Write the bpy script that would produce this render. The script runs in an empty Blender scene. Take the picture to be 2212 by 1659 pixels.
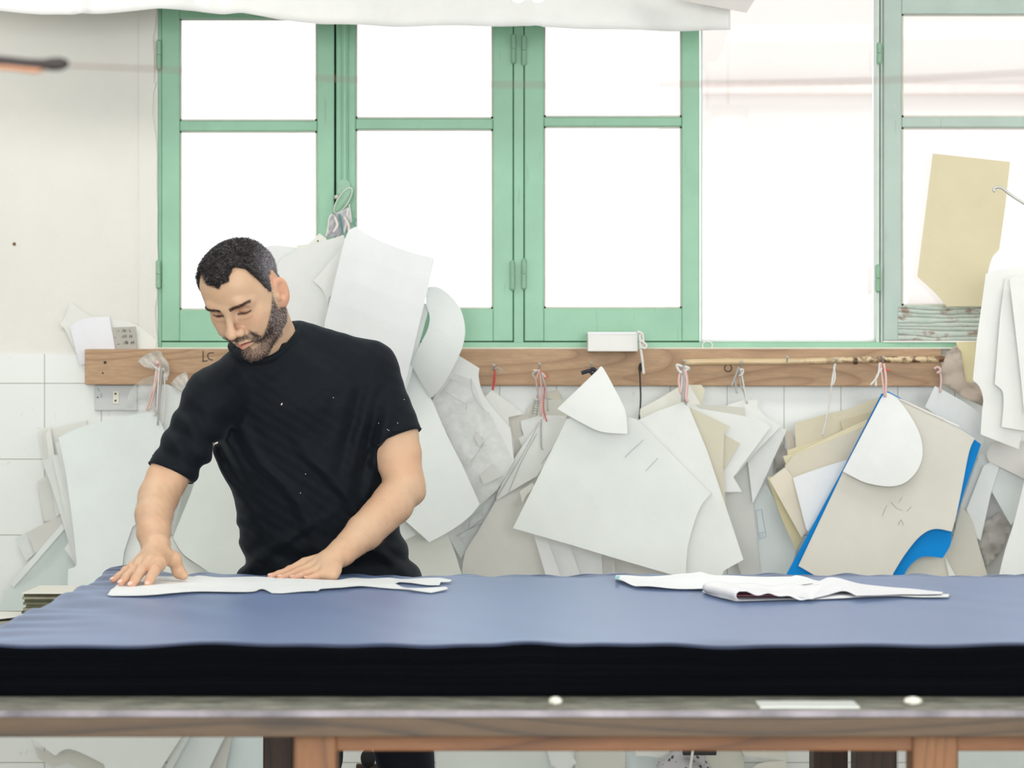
import bpy, bmesh, math, random
import numpy as np
from mathutils import Vector, Matrix

# ------------------------------------------------------------------ camera
F, CX, CY, CAMZ = 6000.0, 1106.0, 829.5, 1.36
sc = bpy.context.scene
cam_data = bpy.data.cameras.new('camera')
cam = bpy.data.objects.new('camera', cam_data)
sc.collection.objects.link(cam)
cam.location = (0, 0, CAMZ)
cam.rotation_euler = (math.pi / 2, 0, 0)
cam_data.sensor_width = 36.0
cam_data.lens = 36.0 * F / 2212.0
cam_data.clip_end = 200
cam_data.dof.use_dof = True
cam_data.dof.focus_distance = 6.0
cam_data.dof.aperture_fstop = 6.0
sc.camera = cam

# ------------------------------------------------------------------ world, lights, exposure
world = bpy.data.worlds.new('world'); sc.world = world
world.use_nodes = True
bg = world.node_tree.nodes['Background']
bg.inputs['Color'].default_value = (0.965, 0.985, 1.0, 1)
bg.inputs['Strength'].default_value = 2.2
vs = sc.view_settings
vs.view_transform = 'Standard'; vs.look = 'None'; vs.gamma = 1.0; vs.exposure = 0.13
vs.use_curve_mapping = False

def area_light(name, loc, size, power, rot, color=(1, .985, .96)):
    l = bpy.data.lights.new(name, 'AREA'); l.shape = 'RECTANGLE'
    l.size, l.size_y = size; l.energy = power; l.color = color
    o = bpy.data.objects.new(name, l); sc.collection.objects.link(o)
    o.location = loc; o.rotation_euler = rot
    return o
# added fill light behind the camera, from no seen window
area_light('camera_side_fill_light', (0.2, -2.6, 1.9), (4.5, 1.6), 215, (math.radians(90), 0, 0), (.97, .99, 1))
# added fill lights under the ceiling to brighten the wall, no fixtures
for lx, ly in ((-1.6, 2.2), (1.7, 2.2), (-1.6, 6.0), (1.7, 6.0)):
    area_light('overhead_fill_light', (lx, ly, 2.95), (1.5, .5), 15, (0, 0, 0))

# ------------------------------------------------------------------ helpers
def lin(c):
    return tuple(((v / 255.) / 12.92 if v / 255. <= .04045 else ((v / 255. + .055) / 1.055) ** 2.4) for v in c)

def P(px, py, Y):
    return Vector(((px - CX) * Y / F, Y, CAMZ - (py - CY) * Y / F))

def PZ(px, py, z):
    Y = (CAMZ - z) * F / (py - CY)
    return Vector(((px - CX) * Y / F, Y, z))

def link(o):
    sc.collection.objects.link(o); return o

def meta(o, label=None, cat=None, group=None, kind=None):
    if label: o['label'] = label
    if cat: o['category'] = cat
    if group: o['group'] = group
    if kind: o['kind'] = kind
    return o

def empty(name, loc, label=None, cat=None, group=None, kind=None):
    o = bpy.data.objects.new(name, None); link(o); o.location = loc
    o.empty_display_size = .05
    return meta(o, label, cat, group, kind)

def thicken(bm, t, axis=(0, 1, 0)):
    """give an open sheet real thickness along an axis"""
    ax = Vector(axis) * t
    faces = bm.faces[:]; bedges = [e for e in bm.edges if len(e.link_faces) == 1]
    cp = {v: bm.verts.new(v.co + ax) for v in bm.verts[:]}
    for f in faces: bm.faces.new([cp[v] for v in reversed(f.verts)])
    for e in bedges:
        a, b = e.verts; bm.faces.new((b, a, cp[a], cp[b]))
    bmesh.ops.recalc_face_normals(bm, faces=bm.faces[:])

def obj(name, bm, mat, parent=None, smooth=False, **kw):
    me = bpy.data.meshes.new(name); bm.to_mesh(me); bm.free()
    o = bpy.data.objects.new(name, me); link(o)
    me.materials.append(mat)
    if smooth:
        for p in me.polygons: p.use_smooth = True
    if parent:
        o.parent = parent
        o.matrix_parent_inverse = Matrix.Translation(-Vector(parent.location)) if parent.parent is None else Matrix.Identity(4)
        if parent.type == 'MESH': o.matrix_parent_inverse = Matrix.Identity(4)
    return meta(o, kw.get('label'), kw.get('cat'), kw.get('group'), kw.get('kind'))

def mesh_np(name, verts, faces, mat, parent=None, smooth=True, cols=None, **kw):
    """faces: (n,k) int array"""
    me = bpy.data.meshes.new(name)
    n, k = faces.shape
    me.vertices.add(len(verts)); me.vertices.foreach_set('co', np.asarray(verts, np.float32).ravel())
    me.loops.add(n * k); me.loops.foreach_set('vertex_index', faces.astype(np.int32).ravel())
    me.polygons.add(n); me.polygons.foreach_set('loop_start', np.arange(0, n * k, k, dtype=np.int32))
    me.polygons.foreach_set('loop_total', np.full(n, k, np.int32))
    me.polygons.foreach_set('use_smooth', np.full(n, smooth, bool))
    me.update(calc_edges=True); me.validate()
    if cols is not None:
        at = me.color_attributes.new('Col', 'FLOAT_COLOR', 'POINT')
        c = np.ones((len(verts), 4), np.float32); c[:, :3] = cols
        at.data.foreach_set('color', c.ravel())
    o = bpy.data.objects.new(name, me); link(o); me.materials.append(mat)
    if parent:
        o.parent = parent
        if parent.type == 'EMPTY': o.matrix_parent_inverse = Matrix.Translation(-Vector(parent.location))
    return meta(o, kw.get('label'), kw.get('cat'), kw.get('group'), kw.get('kind'))

def bx(bm, x0, x1, y0, y1, z0, z1, bev=0.0):
    v = [bm.verts.new((x, y, z)) for x in (x0, x1) for y in (y0, y1) for z in (z0, z1)]
    fs = [(0, 1, 3, 2), (4, 6, 7, 5), (0, 4, 5, 1), (2, 3, 7, 6), (0, 2, 6, 4), (1, 5, 7, 3)]
    faces = [bm.faces.new([v[i] for i in f]) for f in fs]
    if bev > 0:
        es = {e for f in faces for e in f.edges}
        bmesh.ops.bevel(bm, geom=list(es), offset=bev, segments=2, profile=.6, affect='EDGES')
    return bm

def pbox(bm, px0, px1, py0, py1, Y, depth, bev=0.0):
    """box whose front face at distance Y covers a pixel rectangle"""
    a = P(px0, py0, Y); b = P(px1, py1, Y)
    return bx(bm, a.x, b.x, Y, Y + depth, b.z, a.z, bev)

def tube(bm, pts, r, seg=8, closed=False, caps=True):
    pts = [Vector(p) for p in pts]; n = len(pts)
    rs = r if isinstance(r, (list, tuple)) else [r] * n
    rings = []; up = Vector((0, 0, 1)); prev = None
    for i, p in enumerate(pts):
        if closed: t = pts[(i + 1) % n] - pts[i - 1]
        else: t = pts[min(i + 1, n - 1)] - pts[max(i - 1, 0)]
        if t.length < 1e-9: t = Vector((0, 0, 1))
        t.normalize()
        if prev is None:
            ref = Vector((0, 1, 0)) if abs(t.y) < .9 else Vector((1, 0, 0))
            a = t.cross(ref).normalized()
        else:
            a = (prev - t * prev.dot(t))
            a = a.normalized() if a.length > 1e-6 else t.orthogonal().normalized()
        prev = a; b = t.cross(a)
        rings.append([bm.verts.new(p + (a * math.cos(2 * math.pi * k / seg) + b * math.sin(2 * math.pi * k / seg)) * rs[i]) for k in range(seg)])
    m = n if closed else n - 1
    for i in range(m):
        A, B = rings[i], rings[(i + 1) % n]
        for k in range(seg):
            bm.faces.new((A[k], A[(k + 1) % seg], B[(k + 1) % seg], B[k]))
    if caps and not closed:
        bm.faces.new(rings[0][::-1]); bm.faces.new(rings[-1])
    return bm

def catmull(pts, n=6, closed=False):
    out = []; N = len(pts)
    pts = [Vector(p) for p in pts]
    for i in range(N if closed else N - 1):
        p1, p2 = pts[i], pts[(i + 1) % N]
        p0 = pts[i - 1] if (closed or i > 0) else p1
        p3 = pts[(i + 2) % N] if (closed or i + 2 < N) else p2
        for k in range(n):
            t = k / n
            out.append(.5 * ((2 * p1) + (-p0 + p2) * t + (2 * p0 - 5 * p1 + 4 * p2 - p3) * t * t + (-p0 + 3 * p1 - 3 * p2 + p3) * t ** 3))
    if not closed: out.append(pts[-1])
    return out

# ------------------------------------------------------------------ materials
def new_mat(name):
    m = bpy.data.materials.new(name); m.use_nodes = True
    nt = m.node_tree; b = nt.nodes['Principled BSDF']
    return m, nt, b

def nd(nt, typ, **kw):
    n = nt.nodes.new(typ)
    for k, v in kw.items(): setattr(n, k, v)
    return n

def coords(nt, scale=(1, 1, 1), loc=(0, 0, 0)):
    tc = nd(nt, 'ShaderNodeTexCoord'); mp = nd(nt, 'ShaderNodeMapping')
    mp.inputs['Scale'].default_value = scale; mp.inputs['Location'].default_value = loc
    nt.links.new(tc.outputs['Object'], mp.inputs['Vector'])
    return mp.outputs['Vector']

def noise(nt, vec, scale, detail=4, rough=.55, dist=0):
    n = nd(nt, 'ShaderNodeTexNoise'); n.inputs['Scale'].default_value = scale
    n.inputs['Detail'].default_value = detail; n.inputs['Roughness'].default_value = rough
    n.inputs['Distortion'].default_value = dist
    nt.links.new(vec, n.inputs['Vector']); return n.outputs['Fac']

def ramp(nt, fac, stops):
    r = nd(nt, 'ShaderNodeValToRGB'); cr = r.color_ramp
    while len(cr.elements) < len(stops): cr.elements.new(.5)
    for e, (p, c) in zip(cr.elements, stops):
        e.position = p; e.color = (*c, 1) if len(c) == 3 else c
    nt.links.new(fac, r.inputs['Fac']); return r.outputs['Color']

def mix(nt, fac, a, b):
    m = nd(nt, 'ShaderNodeMix', data_type='RGBA')
    for s, v in ((m.inputs[0], fac), (m.inputs[6], a), (m.inputs[7], b)):
        if hasattr(v, 'is_linked') or isinstance(v, bpy.types.NodeSocket): nt.links.new(v, s)
        elif isinstance(v, (int, float)): s.default_value = v
        else: s.default_value = (*v, 1)
    return m.outputs[2]

def bump(nt, b, h, strength=.3, dist=.002):
    n = nd(nt, 'ShaderNodeBump'); n.inputs['Strength'].default_value = strength
    n.inputs['Distance'].default_value = dist
    nt.links.new(h, n.inputs['Height']); nt.links.new(n.outputs['Normal'], b.inputs['Normal'])

def simple(name, rgb, rough=.6, var=.06, scale=20, metal=0, bumpd=0.0, spec=None):
    m, nt, b = new_mat(name); c = lin(rgb)
    v = coords(nt); f = noise(nt, v, scale)
    lo = tuple(x * (1 - var) for x in c); hi = tuple(min(1, x * (1 + var)) for x in c)
    nt.links.new(ramp(nt, f, [(.3, lo), (.7, hi)]), b.inputs['Base Color'])
    b.inputs['Roughness'].default_value = rough; b.inputs['Metallic'].default_value = metal
    if spec is not None: b.inputs['Specular IOR Level'].default_value = spec
    if bumpd: bump(nt, b, f, .5, bumpd)
    return m

_pm = {}
def paper(rgb, name='card'):
    key = tuple(rgb)
    if key in _pm: return _pm[key]
    m, nt, b = new_mat('%s_%d_%d_%d' % ((name,) + key)); c = lin(rgb)
    v = coords(nt); f = noise(nt, v, 5, 5, .6); g = noise(nt, v, 130, 3, .6)
    lo = tuple(x * .95 for x in c); hi = tuple(min(1, x * 1.03) for x in c)
    base = ramp(nt, f, [(.3, lo), (.65, hi)])
    nt.links.new(mix(nt, ramp(nt, g, [(.62, (0, 0, 0)), (.75, (.10, .10, .10))]), base, tuple(x * .75 for x in c)), b.inputs['Base Color'])
    b.inputs['Roughness'].default_value = .55
    bump(nt, b, f, .25, .004)
    _pm[key] = m; return m

def green_paint(name, rgb, wear=(196, 190, 170), dirt=.5):
    m, nt, b = new_mat(name); c = lin(rgb)
    v = coords(nt); f = noise(nt, v, 6, 5); g = noise(nt, v, 45, 6, .7); k = noise(nt, coords(nt, (1, 1, .12)), 60, 4)
    base = ramp(nt, f, [(.3, tuple(x * .9 for x in c)), (.7, tuple(x * 1.08 for x in c))])
    s1 = mix(nt, ramp(nt, g, [(.70, (0, 0, 0)), (.74, (dirt, dirt, dirt))]), base, lin(wear))
    s2 = mix(nt, ramp(nt, k, [(.30, (.35, .35, .35)), (.36, (0, 0, 0))]), s1, tuple(x * .55 for x in c))
    nt.links.new(s2, b.inputs['Base Color']); b.inputs['Roughness'].default_value = .38
    bump(nt, b, g, .2, .0015)
    return m

def wood(name, light, dark, axis='x', rough=.55, knots=True, scale=1.0, wav=(1.1, .9)):
    m, nt, b = new_mat(name)
    sc3 = {'x': (1.0, 9, 9), 'z': (9, 9, 1.0)}[axis]
    v = coords(nt, tuple(s * scale for s in sc3))
    w = nd(nt, 'ShaderNodeTexWave'); w.wave_type = 'BANDS'; w.bands_direction = 'Z' if axis == 'x' else 'X'
    w.inputs['Scale'].default_value = wav[0]; w.inputs['Distortion'].default_value = 9
    w.inputs['Detail'].default_value = 3; w.inputs['Detail Scale'].default_value = wav[1]
    nt.links.new(v, w.inputs['Vector'])
    fine = noise(nt, coords(nt, tuple(s * scale * 12 for s in sc3)), 1.5, 5, .7)
    gr = noise(nt, coords(nt, tuple(q * scale * .8 for q in ((.9, 3, 6.5) if axis == 'x' else (6.5, 3, .9)))), 1.0, 1.5, .45, .35)
    mu = nd(nt, 'ShaderNodeMath', operation='MULTIPLY'); nt.links.new(gr, mu.inputs[0]); mu.inputs[1].default_value = 22
    fr = nd(nt, 'ShaderNodeMath', operation='FRACT'); nt.links.new(mu.outputs[0], fr.inputs[0])
    dk = tuple((a_ + b_) / 2 for a_, b_ in zip(lin(dark), lin(light)))
    a = ramp(nt, fr.outputs[0], [(.0, lin(dark)), (.12, dk), (.4, lin(light)), (.85, lin(light)), (1, dk)])
    c = mix(nt, ramp(nt, fine, [(.42, (.55,) * 3), (.6, (0,) * 3)]), a, tuple(x * .7 for x in lin(light)))
    if knots:
        vo = nd(nt, 'ShaderNodeTexVoronoi'); vo.inputs['Scale'].default_value = .9
        nt.links.new(coords(nt, {'x': (1.6, 1, 9), 'z': (9, 1, 1.6)}[axis]), vo.inputs['Vector'])
        c = mix(nt, ramp(nt, vo.outputs['Distance'], [(.05, (.85,) * 3), (.13, (0,) * 3)]), c, tuple(x * .35 for x in lin(dark)))
    nt.links.new(c, b.inputs['Base Color']); b.inputs['Roughness'].default_value = rough
    bump(nt, b, fine, .25, .001)
    return m

M = {}
M['green'] = green_paint('green_paint', (140, 190, 158))
M['green_pale'] = green_paint('overexposed_worn_green', (172, 190, 180), (205, 204, 192), .9)  # worn green, its overexposed paleness put into the base colour
M['gap'] = simple('gap_shade', (30, 42, 38), .9)  # for strips that stand in as shade between the sashes
M['plank'] = wood('plank_wood', (188, 153, 118), (150, 113, 82), wav=(2.2, .5))
M['oldwood'] = wood('table_edge_wood', (92, 72, 50), (40, 34, 30), scale=.9)
M['orange'] = wood('table_rail_wood', (142, 94, 56), (92, 58, 34), scale=.6)
M['orangeleg'] = wood('table_leg_wood', (148, 100, 60), (108, 70, 40), axis='z', scale=.6)
M['darkleg'] = wood('dark_leg_wood', (72, 48, 36), (36, 26, 22), axis='z', scale=.6)
M['bamboo'] = simple('bamboo', (214, 184, 138), .35, .12, 30)
M['white_plastic'] = simple('white_plastic', (232, 232, 230), .4, .02)
M['grey_plastic'] = simple('grey_plastic', (196, 197, 196), .4, .02)
M['cream_plastic'] = simple('cream_plastic', (226, 224, 205), .4, .02)
M['black'] = simple('black', (20, 20, 24), .5, .1)
M['ink'] = simple('marker_ink', (28, 28, 30), .6, .1)
M['pencil'] = simple('pencil_line', (150, 150, 150), .8, .1)
M['bluepencil'] = simple('blue_pencil_line', (150, 172, 196), .8, .1)
M['steel'] = simple('steel', (196, 196, 192), .35, .08, metal=.3)
M['blue_card'] = simple('blue_card', (0, 132, 208), .6, .02, 8, spec=.15)
M['red'] = simple('red_cord', (214, 88, 84), .6, .1)
M['pink'] = simple('pink_cord', (226, 190, 184), .7, .08)
M['wstring'] = simple('white_string', (226, 222, 216), .75, .08)
M['gstring'] = simple('grey_string', (180, 178, 176), .75, .1)
M['teal'] = simple('teal_cloth', (70, 150, 158), .7, .1)
M['navy_ribbon'] = simple('navy_ribbon', (22, 28, 44), .6, .1)

def film(name, rgb, alpha):
    m, nt, b = new_mat(name); c = lin(rgb)
    b.inputs['Base Color'].default_value = (*c, 1); b.inputs['Roughness'].default_value = .18
    tr = nd(nt, 'ShaderNodeBsdfTransparent'); mx = nd(nt, 'ShaderNodeMixShader')
    f = noise(nt, coords(nt), 22, 4)
    nt.links.new(ramp(nt, f, [(.3, (alpha * .5,) * 3), (.7, (min(1, alpha * 1.5),) * 3)]), mx.inputs['Fac'])
    nt.links.new(tr.outputs[0], mx.inputs[1]); nt.links.new(b.outputs[0], mx.inputs[2])
    nt.links.new(mx.outputs[0], nt.nodes['Material Output'].inputs['Surface'])
    bump(nt, b, noise(nt, coords(nt), 60, 3), .6, .004)
    return m
M['film'] = film('clear_plastic_film', (222, 218, 210), .5)
M['filmthin'] = film('thin_plastic_film', (236, 238, 236), .16)

def glass():
    m, nt, b = new_mat('window_glass')
    tr = nd(nt, 'ShaderNodeBsdfTransparent'); gl = nd(nt, 'ShaderNodeBsdfGlossy'); mx = nd(nt, 'ShaderNodeMixShader')
    tr.inputs[0].default_value = (.97, .985, .98, 1); gl.inputs['Roughness'].default_value = .02
    fr = nd(nt, 'ShaderNodeFresnel'); fr.inputs[0].default_value = 1.45
    nt.links.new(fr.outputs[0], mx.inputs['Fac']); nt.links.new(tr.outputs[0], mx.inputs[1]); nt.links.new(gl.outputs[0], mx.inputs[2])
    nt.links.new(mx.outputs[0], nt.nodes['Material Output'].inputs['Surface']); return m
M['glass'] = glass()

def emit(name, col, s):
    m, nt, b = new_mat(name); b.inputs['Emission Color'].default_value = (*col, 1); b.inputs['Emission Strength'].default_value = s
    b.inputs['Base Color'].default_value = (.9, .9, .9, 1); return m
M['lamp'] = emit('lit_tube', (1, .99, .97), 4)

def plaster():
    m, nt, b = new_mat('wall_plaster'); c = lin((228, 226, 219))
    v = coords(nt); f = noise(nt, v, 2.2, 6, .6); g = noise(nt, v, 38, 5, .6); s = noise(nt, v, 70, 2, .4)
    base = ramp(nt, f, [(.3, tuple(x * .93 for x in c)), (.7, tuple(x * 1.02 for x in c))])
    c2 = mix(nt, ramp(nt, s, [(.77, (0,) * 3), (.80, (.5,) * 3)]), base, lin((150, 146, 132)))
    nt.links.new(c2, b.inputs['Base Color']); b.inputs['Roughness'].default_value = .8
    bump(nt, b, g, .35, .003); return m
M['plaster'] = plaster()

def tiles():
    m, nt, b = new_mat('white_tiles')
    tc = nd(nt, 'ShaderNodeTexCoord'); sp = nd(nt, 'ShaderNodeSeparateXYZ'); cb = nd(nt, 'ShaderNodeCombineXYZ')
    nt.links.new(tc.outputs['Object'], sp.inputs[0])
    def add(s, v):
        a = nd(nt, 'ShaderNodeMath', operation='ADD'); nt.links.new(s, a.inputs[0]); a.inputs[1].default_value = v; return a.outputs[0]
    x0 = P(97, 0, 7.33).x; z0 = P(0, 828, 7.33).z
    nt.links.new(add(sp.outputs['X'], -x0 + 1.5), cb.inputs[0]); nt.links.new(add(sp.outputs['Z'], -z0 + 2.0), cb.inputs[1])
    br = nd(nt, 'ShaderNodeTexBrick'); br.offset = 0; br.squash = 1
    nt.links.new(cb.outputs[0], br.inputs['Vector'])
    c = lin((226, 229, 225))
    br.inputs['Color1'].default_value = (*c, 1); br.inputs['Color2'].default_value = (*tuple(x * .96 for x in c), 1)
    br.inputs['Mortar'].default_value = (*lin((150, 146, 136)), 1)
    br.inputs['Scale'].default_value = 1; br.inputs['Brick Width'].default_value = .15; br.inputs['Row Height'].default_value = .2
    br.inputs['Mortar Size'].default_value = .0012; br.inputs['Mortar Smooth'].default_value = .2; br.inputs['Bias'].default_value = 0
    g = noise(nt, coords(nt), 30, 6, .7)
    nt.links.new(mix(nt, ramp(nt, g, [(.64, (0,) * 3), (.70, (.45,) * 3)]), br.outputs['Color'], lin((176, 172, 158))), b.inputs['Base Color'])
    b.inputs['Roughness'].default_value = .3
    bump(nt, b, noise(nt, coords(nt), 9, 2), .1, .004)
    return m
M['tiles'] = tiles()

def fabric(name, rgb, sheen, rough=.6, scale=900, tint=(.5, .6, .9), spec=.4):
    m, nt, b = new_mat(name); c = lin(rgb)
    f = noise(nt, coords(nt), 4, 5); g = noise(nt, coords(nt), scale, 2)
    nt.links.new(ramp(nt, f, [(.3, tuple(x * .85 for x in c)), (.7, tuple(x * 1.15 for x in c))]), b.inputs['Base Color'])
    b.inputs['Roughness'].default_value = rough; b.inputs['Sheen Weight'].default_value = sheen
    b.inputs['Sheen Roughness'].default_value = .45; b.inputs['Sheen Tint'].default_value = (*tint, 1)
    b.inputs['Specular IOR Level'].default_value = spec
    bump(nt, b, g, .12, .0006); return m
M['navy'] = fabric('navy_jersey', (28, 43, 76), .36, .36, tint=(.46, .62, 1), spec=.6)  # lit copy of the cloth, window brightness put into blue and sheen
M['navy_side'] = fabric('navy_jersey_shaded', (4, 7, 12), .0, .9, spec=.1)  # same cloth on the stack sides, shade painted in as near black
M['tshirt'] = fabric('black_tshirt', (11, 17, 24), .06, .7, tint=(.7, .85, 1), spec=.17)
M['jeans'] = fabric('black_trousers', (24, 26, 34), .1, .8, spec=.2)
def attr_mat(name, rough, sss=0.0, spec=.4):
    m, nt, b = new_mat(name)
    a = nd(nt, 'ShaderNodeAttribute'); a.attribute_name = 'Col'
    g = noise(nt, coords(nt), 260, 3); k = noise(nt, coords(nt), 30, 4)
    nt.links.new(mix(nt, ramp(nt, k, [(.35, (.16,) * 3), (.6, (0,) * 3)]), a.outputs['Color'], lin((190, 138, 110)) if sss else (.2, .2, .2)), b.inputs['Base Color'])
    b.inputs['Roughness'].default_value = rough; b.inputs['Specular IOR Level'].default_value = spec
    if sss:
        b.inputs['Subsurface Weight'].default_value = sss; b.inputs['Subsurface Radius'].default_value = (1, .35, .2)
        b.inputs['Subsurface Scale'].default_value = .004
        bump(nt, b, g, .12, .0005)
    return m
M['skin'] = attr_mat('skin', .52, .12)
def hairm():
    m, nt, b = new_mat('hair')
    a = nd(nt, 'ShaderNodeAttribute'); a.attribute_name = 'Col'
    nt.links.new(a.outputs['Color'], b.inputs['Base Color'])
    b.inputs['Roughness'].default_value = .5; b.inputs['Specular IOR Level'].default_value = .35; return m
M['hair'] = hairm()

# ================================================================== the room
WY = 7.33                       # face of the window wall
WL, WR, CEIL = -3.2, 3.6, 3.1
winL = P(341, 0, WY).x; sillz = P(0, 752, WY).z; wintop = 2.62
bm = bmesh.new(); bx(bm, WL, winL, WY, WY + .22, 0, CEIL)
bx(bm, winL, WR, WY, WY + .22, 0, sillz); bx(bm, winL, WR, WY, WY + .22, wintop, CEIL); bx(bm, 2.75, WR, WY, WY + .22, sillz, wintop)
obj('wall_back', bm, M['plaster'], kind='structure')
bm = bmesh.new(); zt = P(0, 765, WY).z; bx(bm, WL, WR, WY - .006, WY, 0, zt, .002)
obj('trim_1', bm, M['tiles'], kind='structure')
bm = bmesh.new(); bx(bm, WL, WR, -3, WY + .22, -.06, 0)
obj('floor', bm, simple('concrete_floor', (150, 146, 138), .6, .1, 6), kind='structure')
bm = bmesh.new(); bx(bm, WL, WR, -3, WY + .22, CEIL, CEIL + .06)
obj('ceiling', bm, simple('ceiling_white', (236, 236, 232), .85, .02), kind='structure')
bm = bmesh.new(); bx(bm, WL - .06, WL, -3, WY + .22, 0, CEIL)
obj('wall_left', bm, simple('side_wall_white', (232, 232, 228), .85, .02), kind='structure')
bm = bmesh.new(); bx(bm, WR, WR + .06, -3, WY + .22, 0, CEIL)
obj('wall_right', bm, simple('side_wall_white', (232, 232, 228), .85, .02), kind='structure')

# broken plaster edge beside the window
random.seed(4)
def ragged():
    bm = bmesh.new(); pts = []
    y = -60
    prof = [(338, -60), (338, 25), (336, 60), (331, 80), (333, 120), (332, 180), (337, 178), (331, 200), (330, 250), (334, 275), (338, 300),
            (340, 340), (339, 400), (341, 450), (339, 520), (341, 560), (337, 600), (339, 640), (335, 665), (337, 700), (338, 720), (340, 735), (341, 752)]
    pp = [(300, -60)] + prof + [(300, 752)]
    f = [bm.verts.new(P(x + random.uniform(-.8, .8), yy, WY - .008)) for x, yy in pp]
    bk = [bm.verts.new(v.co + Vector((0, .008, 0))) for v in f]
    bm.faces.new(f); bm.faces.new(bk[::-1])
    for i in range(len(f)):
        j = (i + 1) % len(f); bm.faces.new((f[j], f[i], bk[i], bk[j]))
    bmesh.ops.recalc_face_normals(bm, faces=bm.faces[:])
    return bm
obj('trim_2', ragged(), M['plaster'], kind='structure')

# fixed window frame: jambs, mullions, sill rail
def member(bm, a, b, c, d, Y=WY + .005, dep=.09, bev=.002): pbox(bm, a, b, c, d, Y, dep, bev)
RIGHT = 3300
bm = bmesh.new()
member(bm, 341, 349, -650, 752); member(bm, 1109.6, 1131.4, -650, 752); member(bm, 349, RIGHT, 739, 755, WY - .002, .11)
member(bm, 2590, 2620, -650, 740); member(bm, 341, RIGHT, -650, -600)
obj('trim_3', bm, M['green'], kind='structure')
bm = bmesh.new(); member(bm, 1893, 1900, -650, 740, WY + .01); member(bm, 1902, 1908, -650, 740, WY + .012); obj('trim_8', bm, simple('pale_green_white', (214, 226, 216), .5), kind='structure')
bm = bmesh.new(); pbox(bm, 333, 2110, 750.5, 754, WY - .03, .03, .001)
obj('trim_4', bm, simple('pale_sill_edge', (226, 222, 208), .6), kind='structure')

def casement(n, x0, x1, st0, st1, bar, bot, mat, y=WY, top=-560, glass_top=True, hinges=(), bot_mat=None, rail_bottom=737, lab=''):
    """x0..x1 outside, st0/st1 inner edges of the stiles, bar (y0,y1), bot = top of the bottom rail"""
    t = empty('window_%d' % n, P((x0 + x1) / 2, rail_bottom, y), kind='structure')
    bm = bmesh.new()
    pbox(bm, x0, st0, top, rail_bottom, y, .045, .003); pbox(bm, st1, x1, top, rail_bottom, y, .045, .003)
    obj('stile', bm, mat, t)
    bm = bmesh.new(); pbox(bm, st0, st1, bot, rail_bottom, y + .001, .043, .002); obj('bottom_rail', bm, bot_mat or mat, t)
    bm = bmesh.new(); pbox(bm, st0, st1, top, ytop(n), y + .001, .043, .002); obj('top_rail', bm, mat, t)
    bm = bmesh.new(); pbox(bm, st0, st1, bar[0], bar[1], y + .004, .03, .003); obj('glazing_bar', bm, mat, t)
    for i, (a, b) in enumerate(((ytop(n), bar[0]), (bar[1], bot))):
        bm = bmesh.new(); pbox(bm, st0 + 2, st1 - 2, a + 2, b - 2, y + .022, .004)
        obj('pane', bm, M['glass'], t)
        bm = bmesh.new()                      # putty bead around the pane
        for q in ((st0, st0 + 4, a, b), (st1 - 4, st1, a, b), (st0, st1, a, a + 4), (st0, st1, b - 4, b)):
            pbox(bm, *q, y + .012, .01)
        obj('putty_bead', bm, M['putty'], t)
    for hx, h0, h1 in hinges:
        bm = bmesh.new(); a = P(hx, h0, y - .008); b = P(hx, h1, y - .008); mid = (a + b) / 2; g = Vector((0, 0, .001))
        tip = Vector((0, 0, .005))
        tube(bm, [a + tip, a + tip * .5, a, mid + g], [.002, .0052, .0068, .0068], 12)
        tube(bm, [mid - g, b, b - tip * .5, b - tip], [.0068, .0068, .0052, .002], 12)
        pin = a - Vector((0, 0, 0)); bx(bm, a.x - .004, a.x + .004, y - .008, y + .001, b.z + .01, a.z - .01)
        obj('hinge', bm, M['green_hinge'], t, smooth=False)
    return t
TOPS = {1: 40, 2: 20, 3: 20, 5: 30}
def ytop(n): return TOPS[n]
M['putty'] = simple('putty', (214, 212, 200), .7, .05)
M['green_hinge'] = simple('green_hinge', (140, 180, 152), .4, .1, 60)
casement(1, 349, 722, 388, 685, (261, 283), 669, M['green'], hinges=((343, 90, 148), (342, 565, 620)))
casement(2, 726, 1108, 768, 1065, (256, 279), 667, M['green'], hinges=((1109, 76, 134), (1107, 566, 624)))
casement(3, 1133, 1511, 1175, 1473, (253, 273), 666, M['green'], hinges=((1132, 80, 138), (1132, 562, 622)))
casement(5, 1909, 2590, 1948, 2540, (253, 275), 660, M['green_pale'], y=WY - .01, hinges=((1899, 95, 135), (1896, 575, 628)), bot_mat=None, rail_bottom=736)
# meeting strip of the first pair, and dark strips added as gap shade
bm = bmesh.new(); pbox(bm, 737, 752, -560, 737, WY - .012, .014, .004); pbox(bm, 741, 748, -560, 737, WY - .016, .006, .002)
obj('trim_5', bm, M['green'], kind='structure')
bm = bmesh.new(); pbox(bm, 721, 727, -560, 739, WY + .03, .02); pbox(bm, 349, 1511, 736, 740, WY + .02, .02); pbox(bm, 1104, 1137, -560, 739, WY + .06, .02); pbox(bm, 345, 352, -560, 739, WY + .06, .02)
obj('trim_6', bm, M['gap'], kind='structure')
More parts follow.
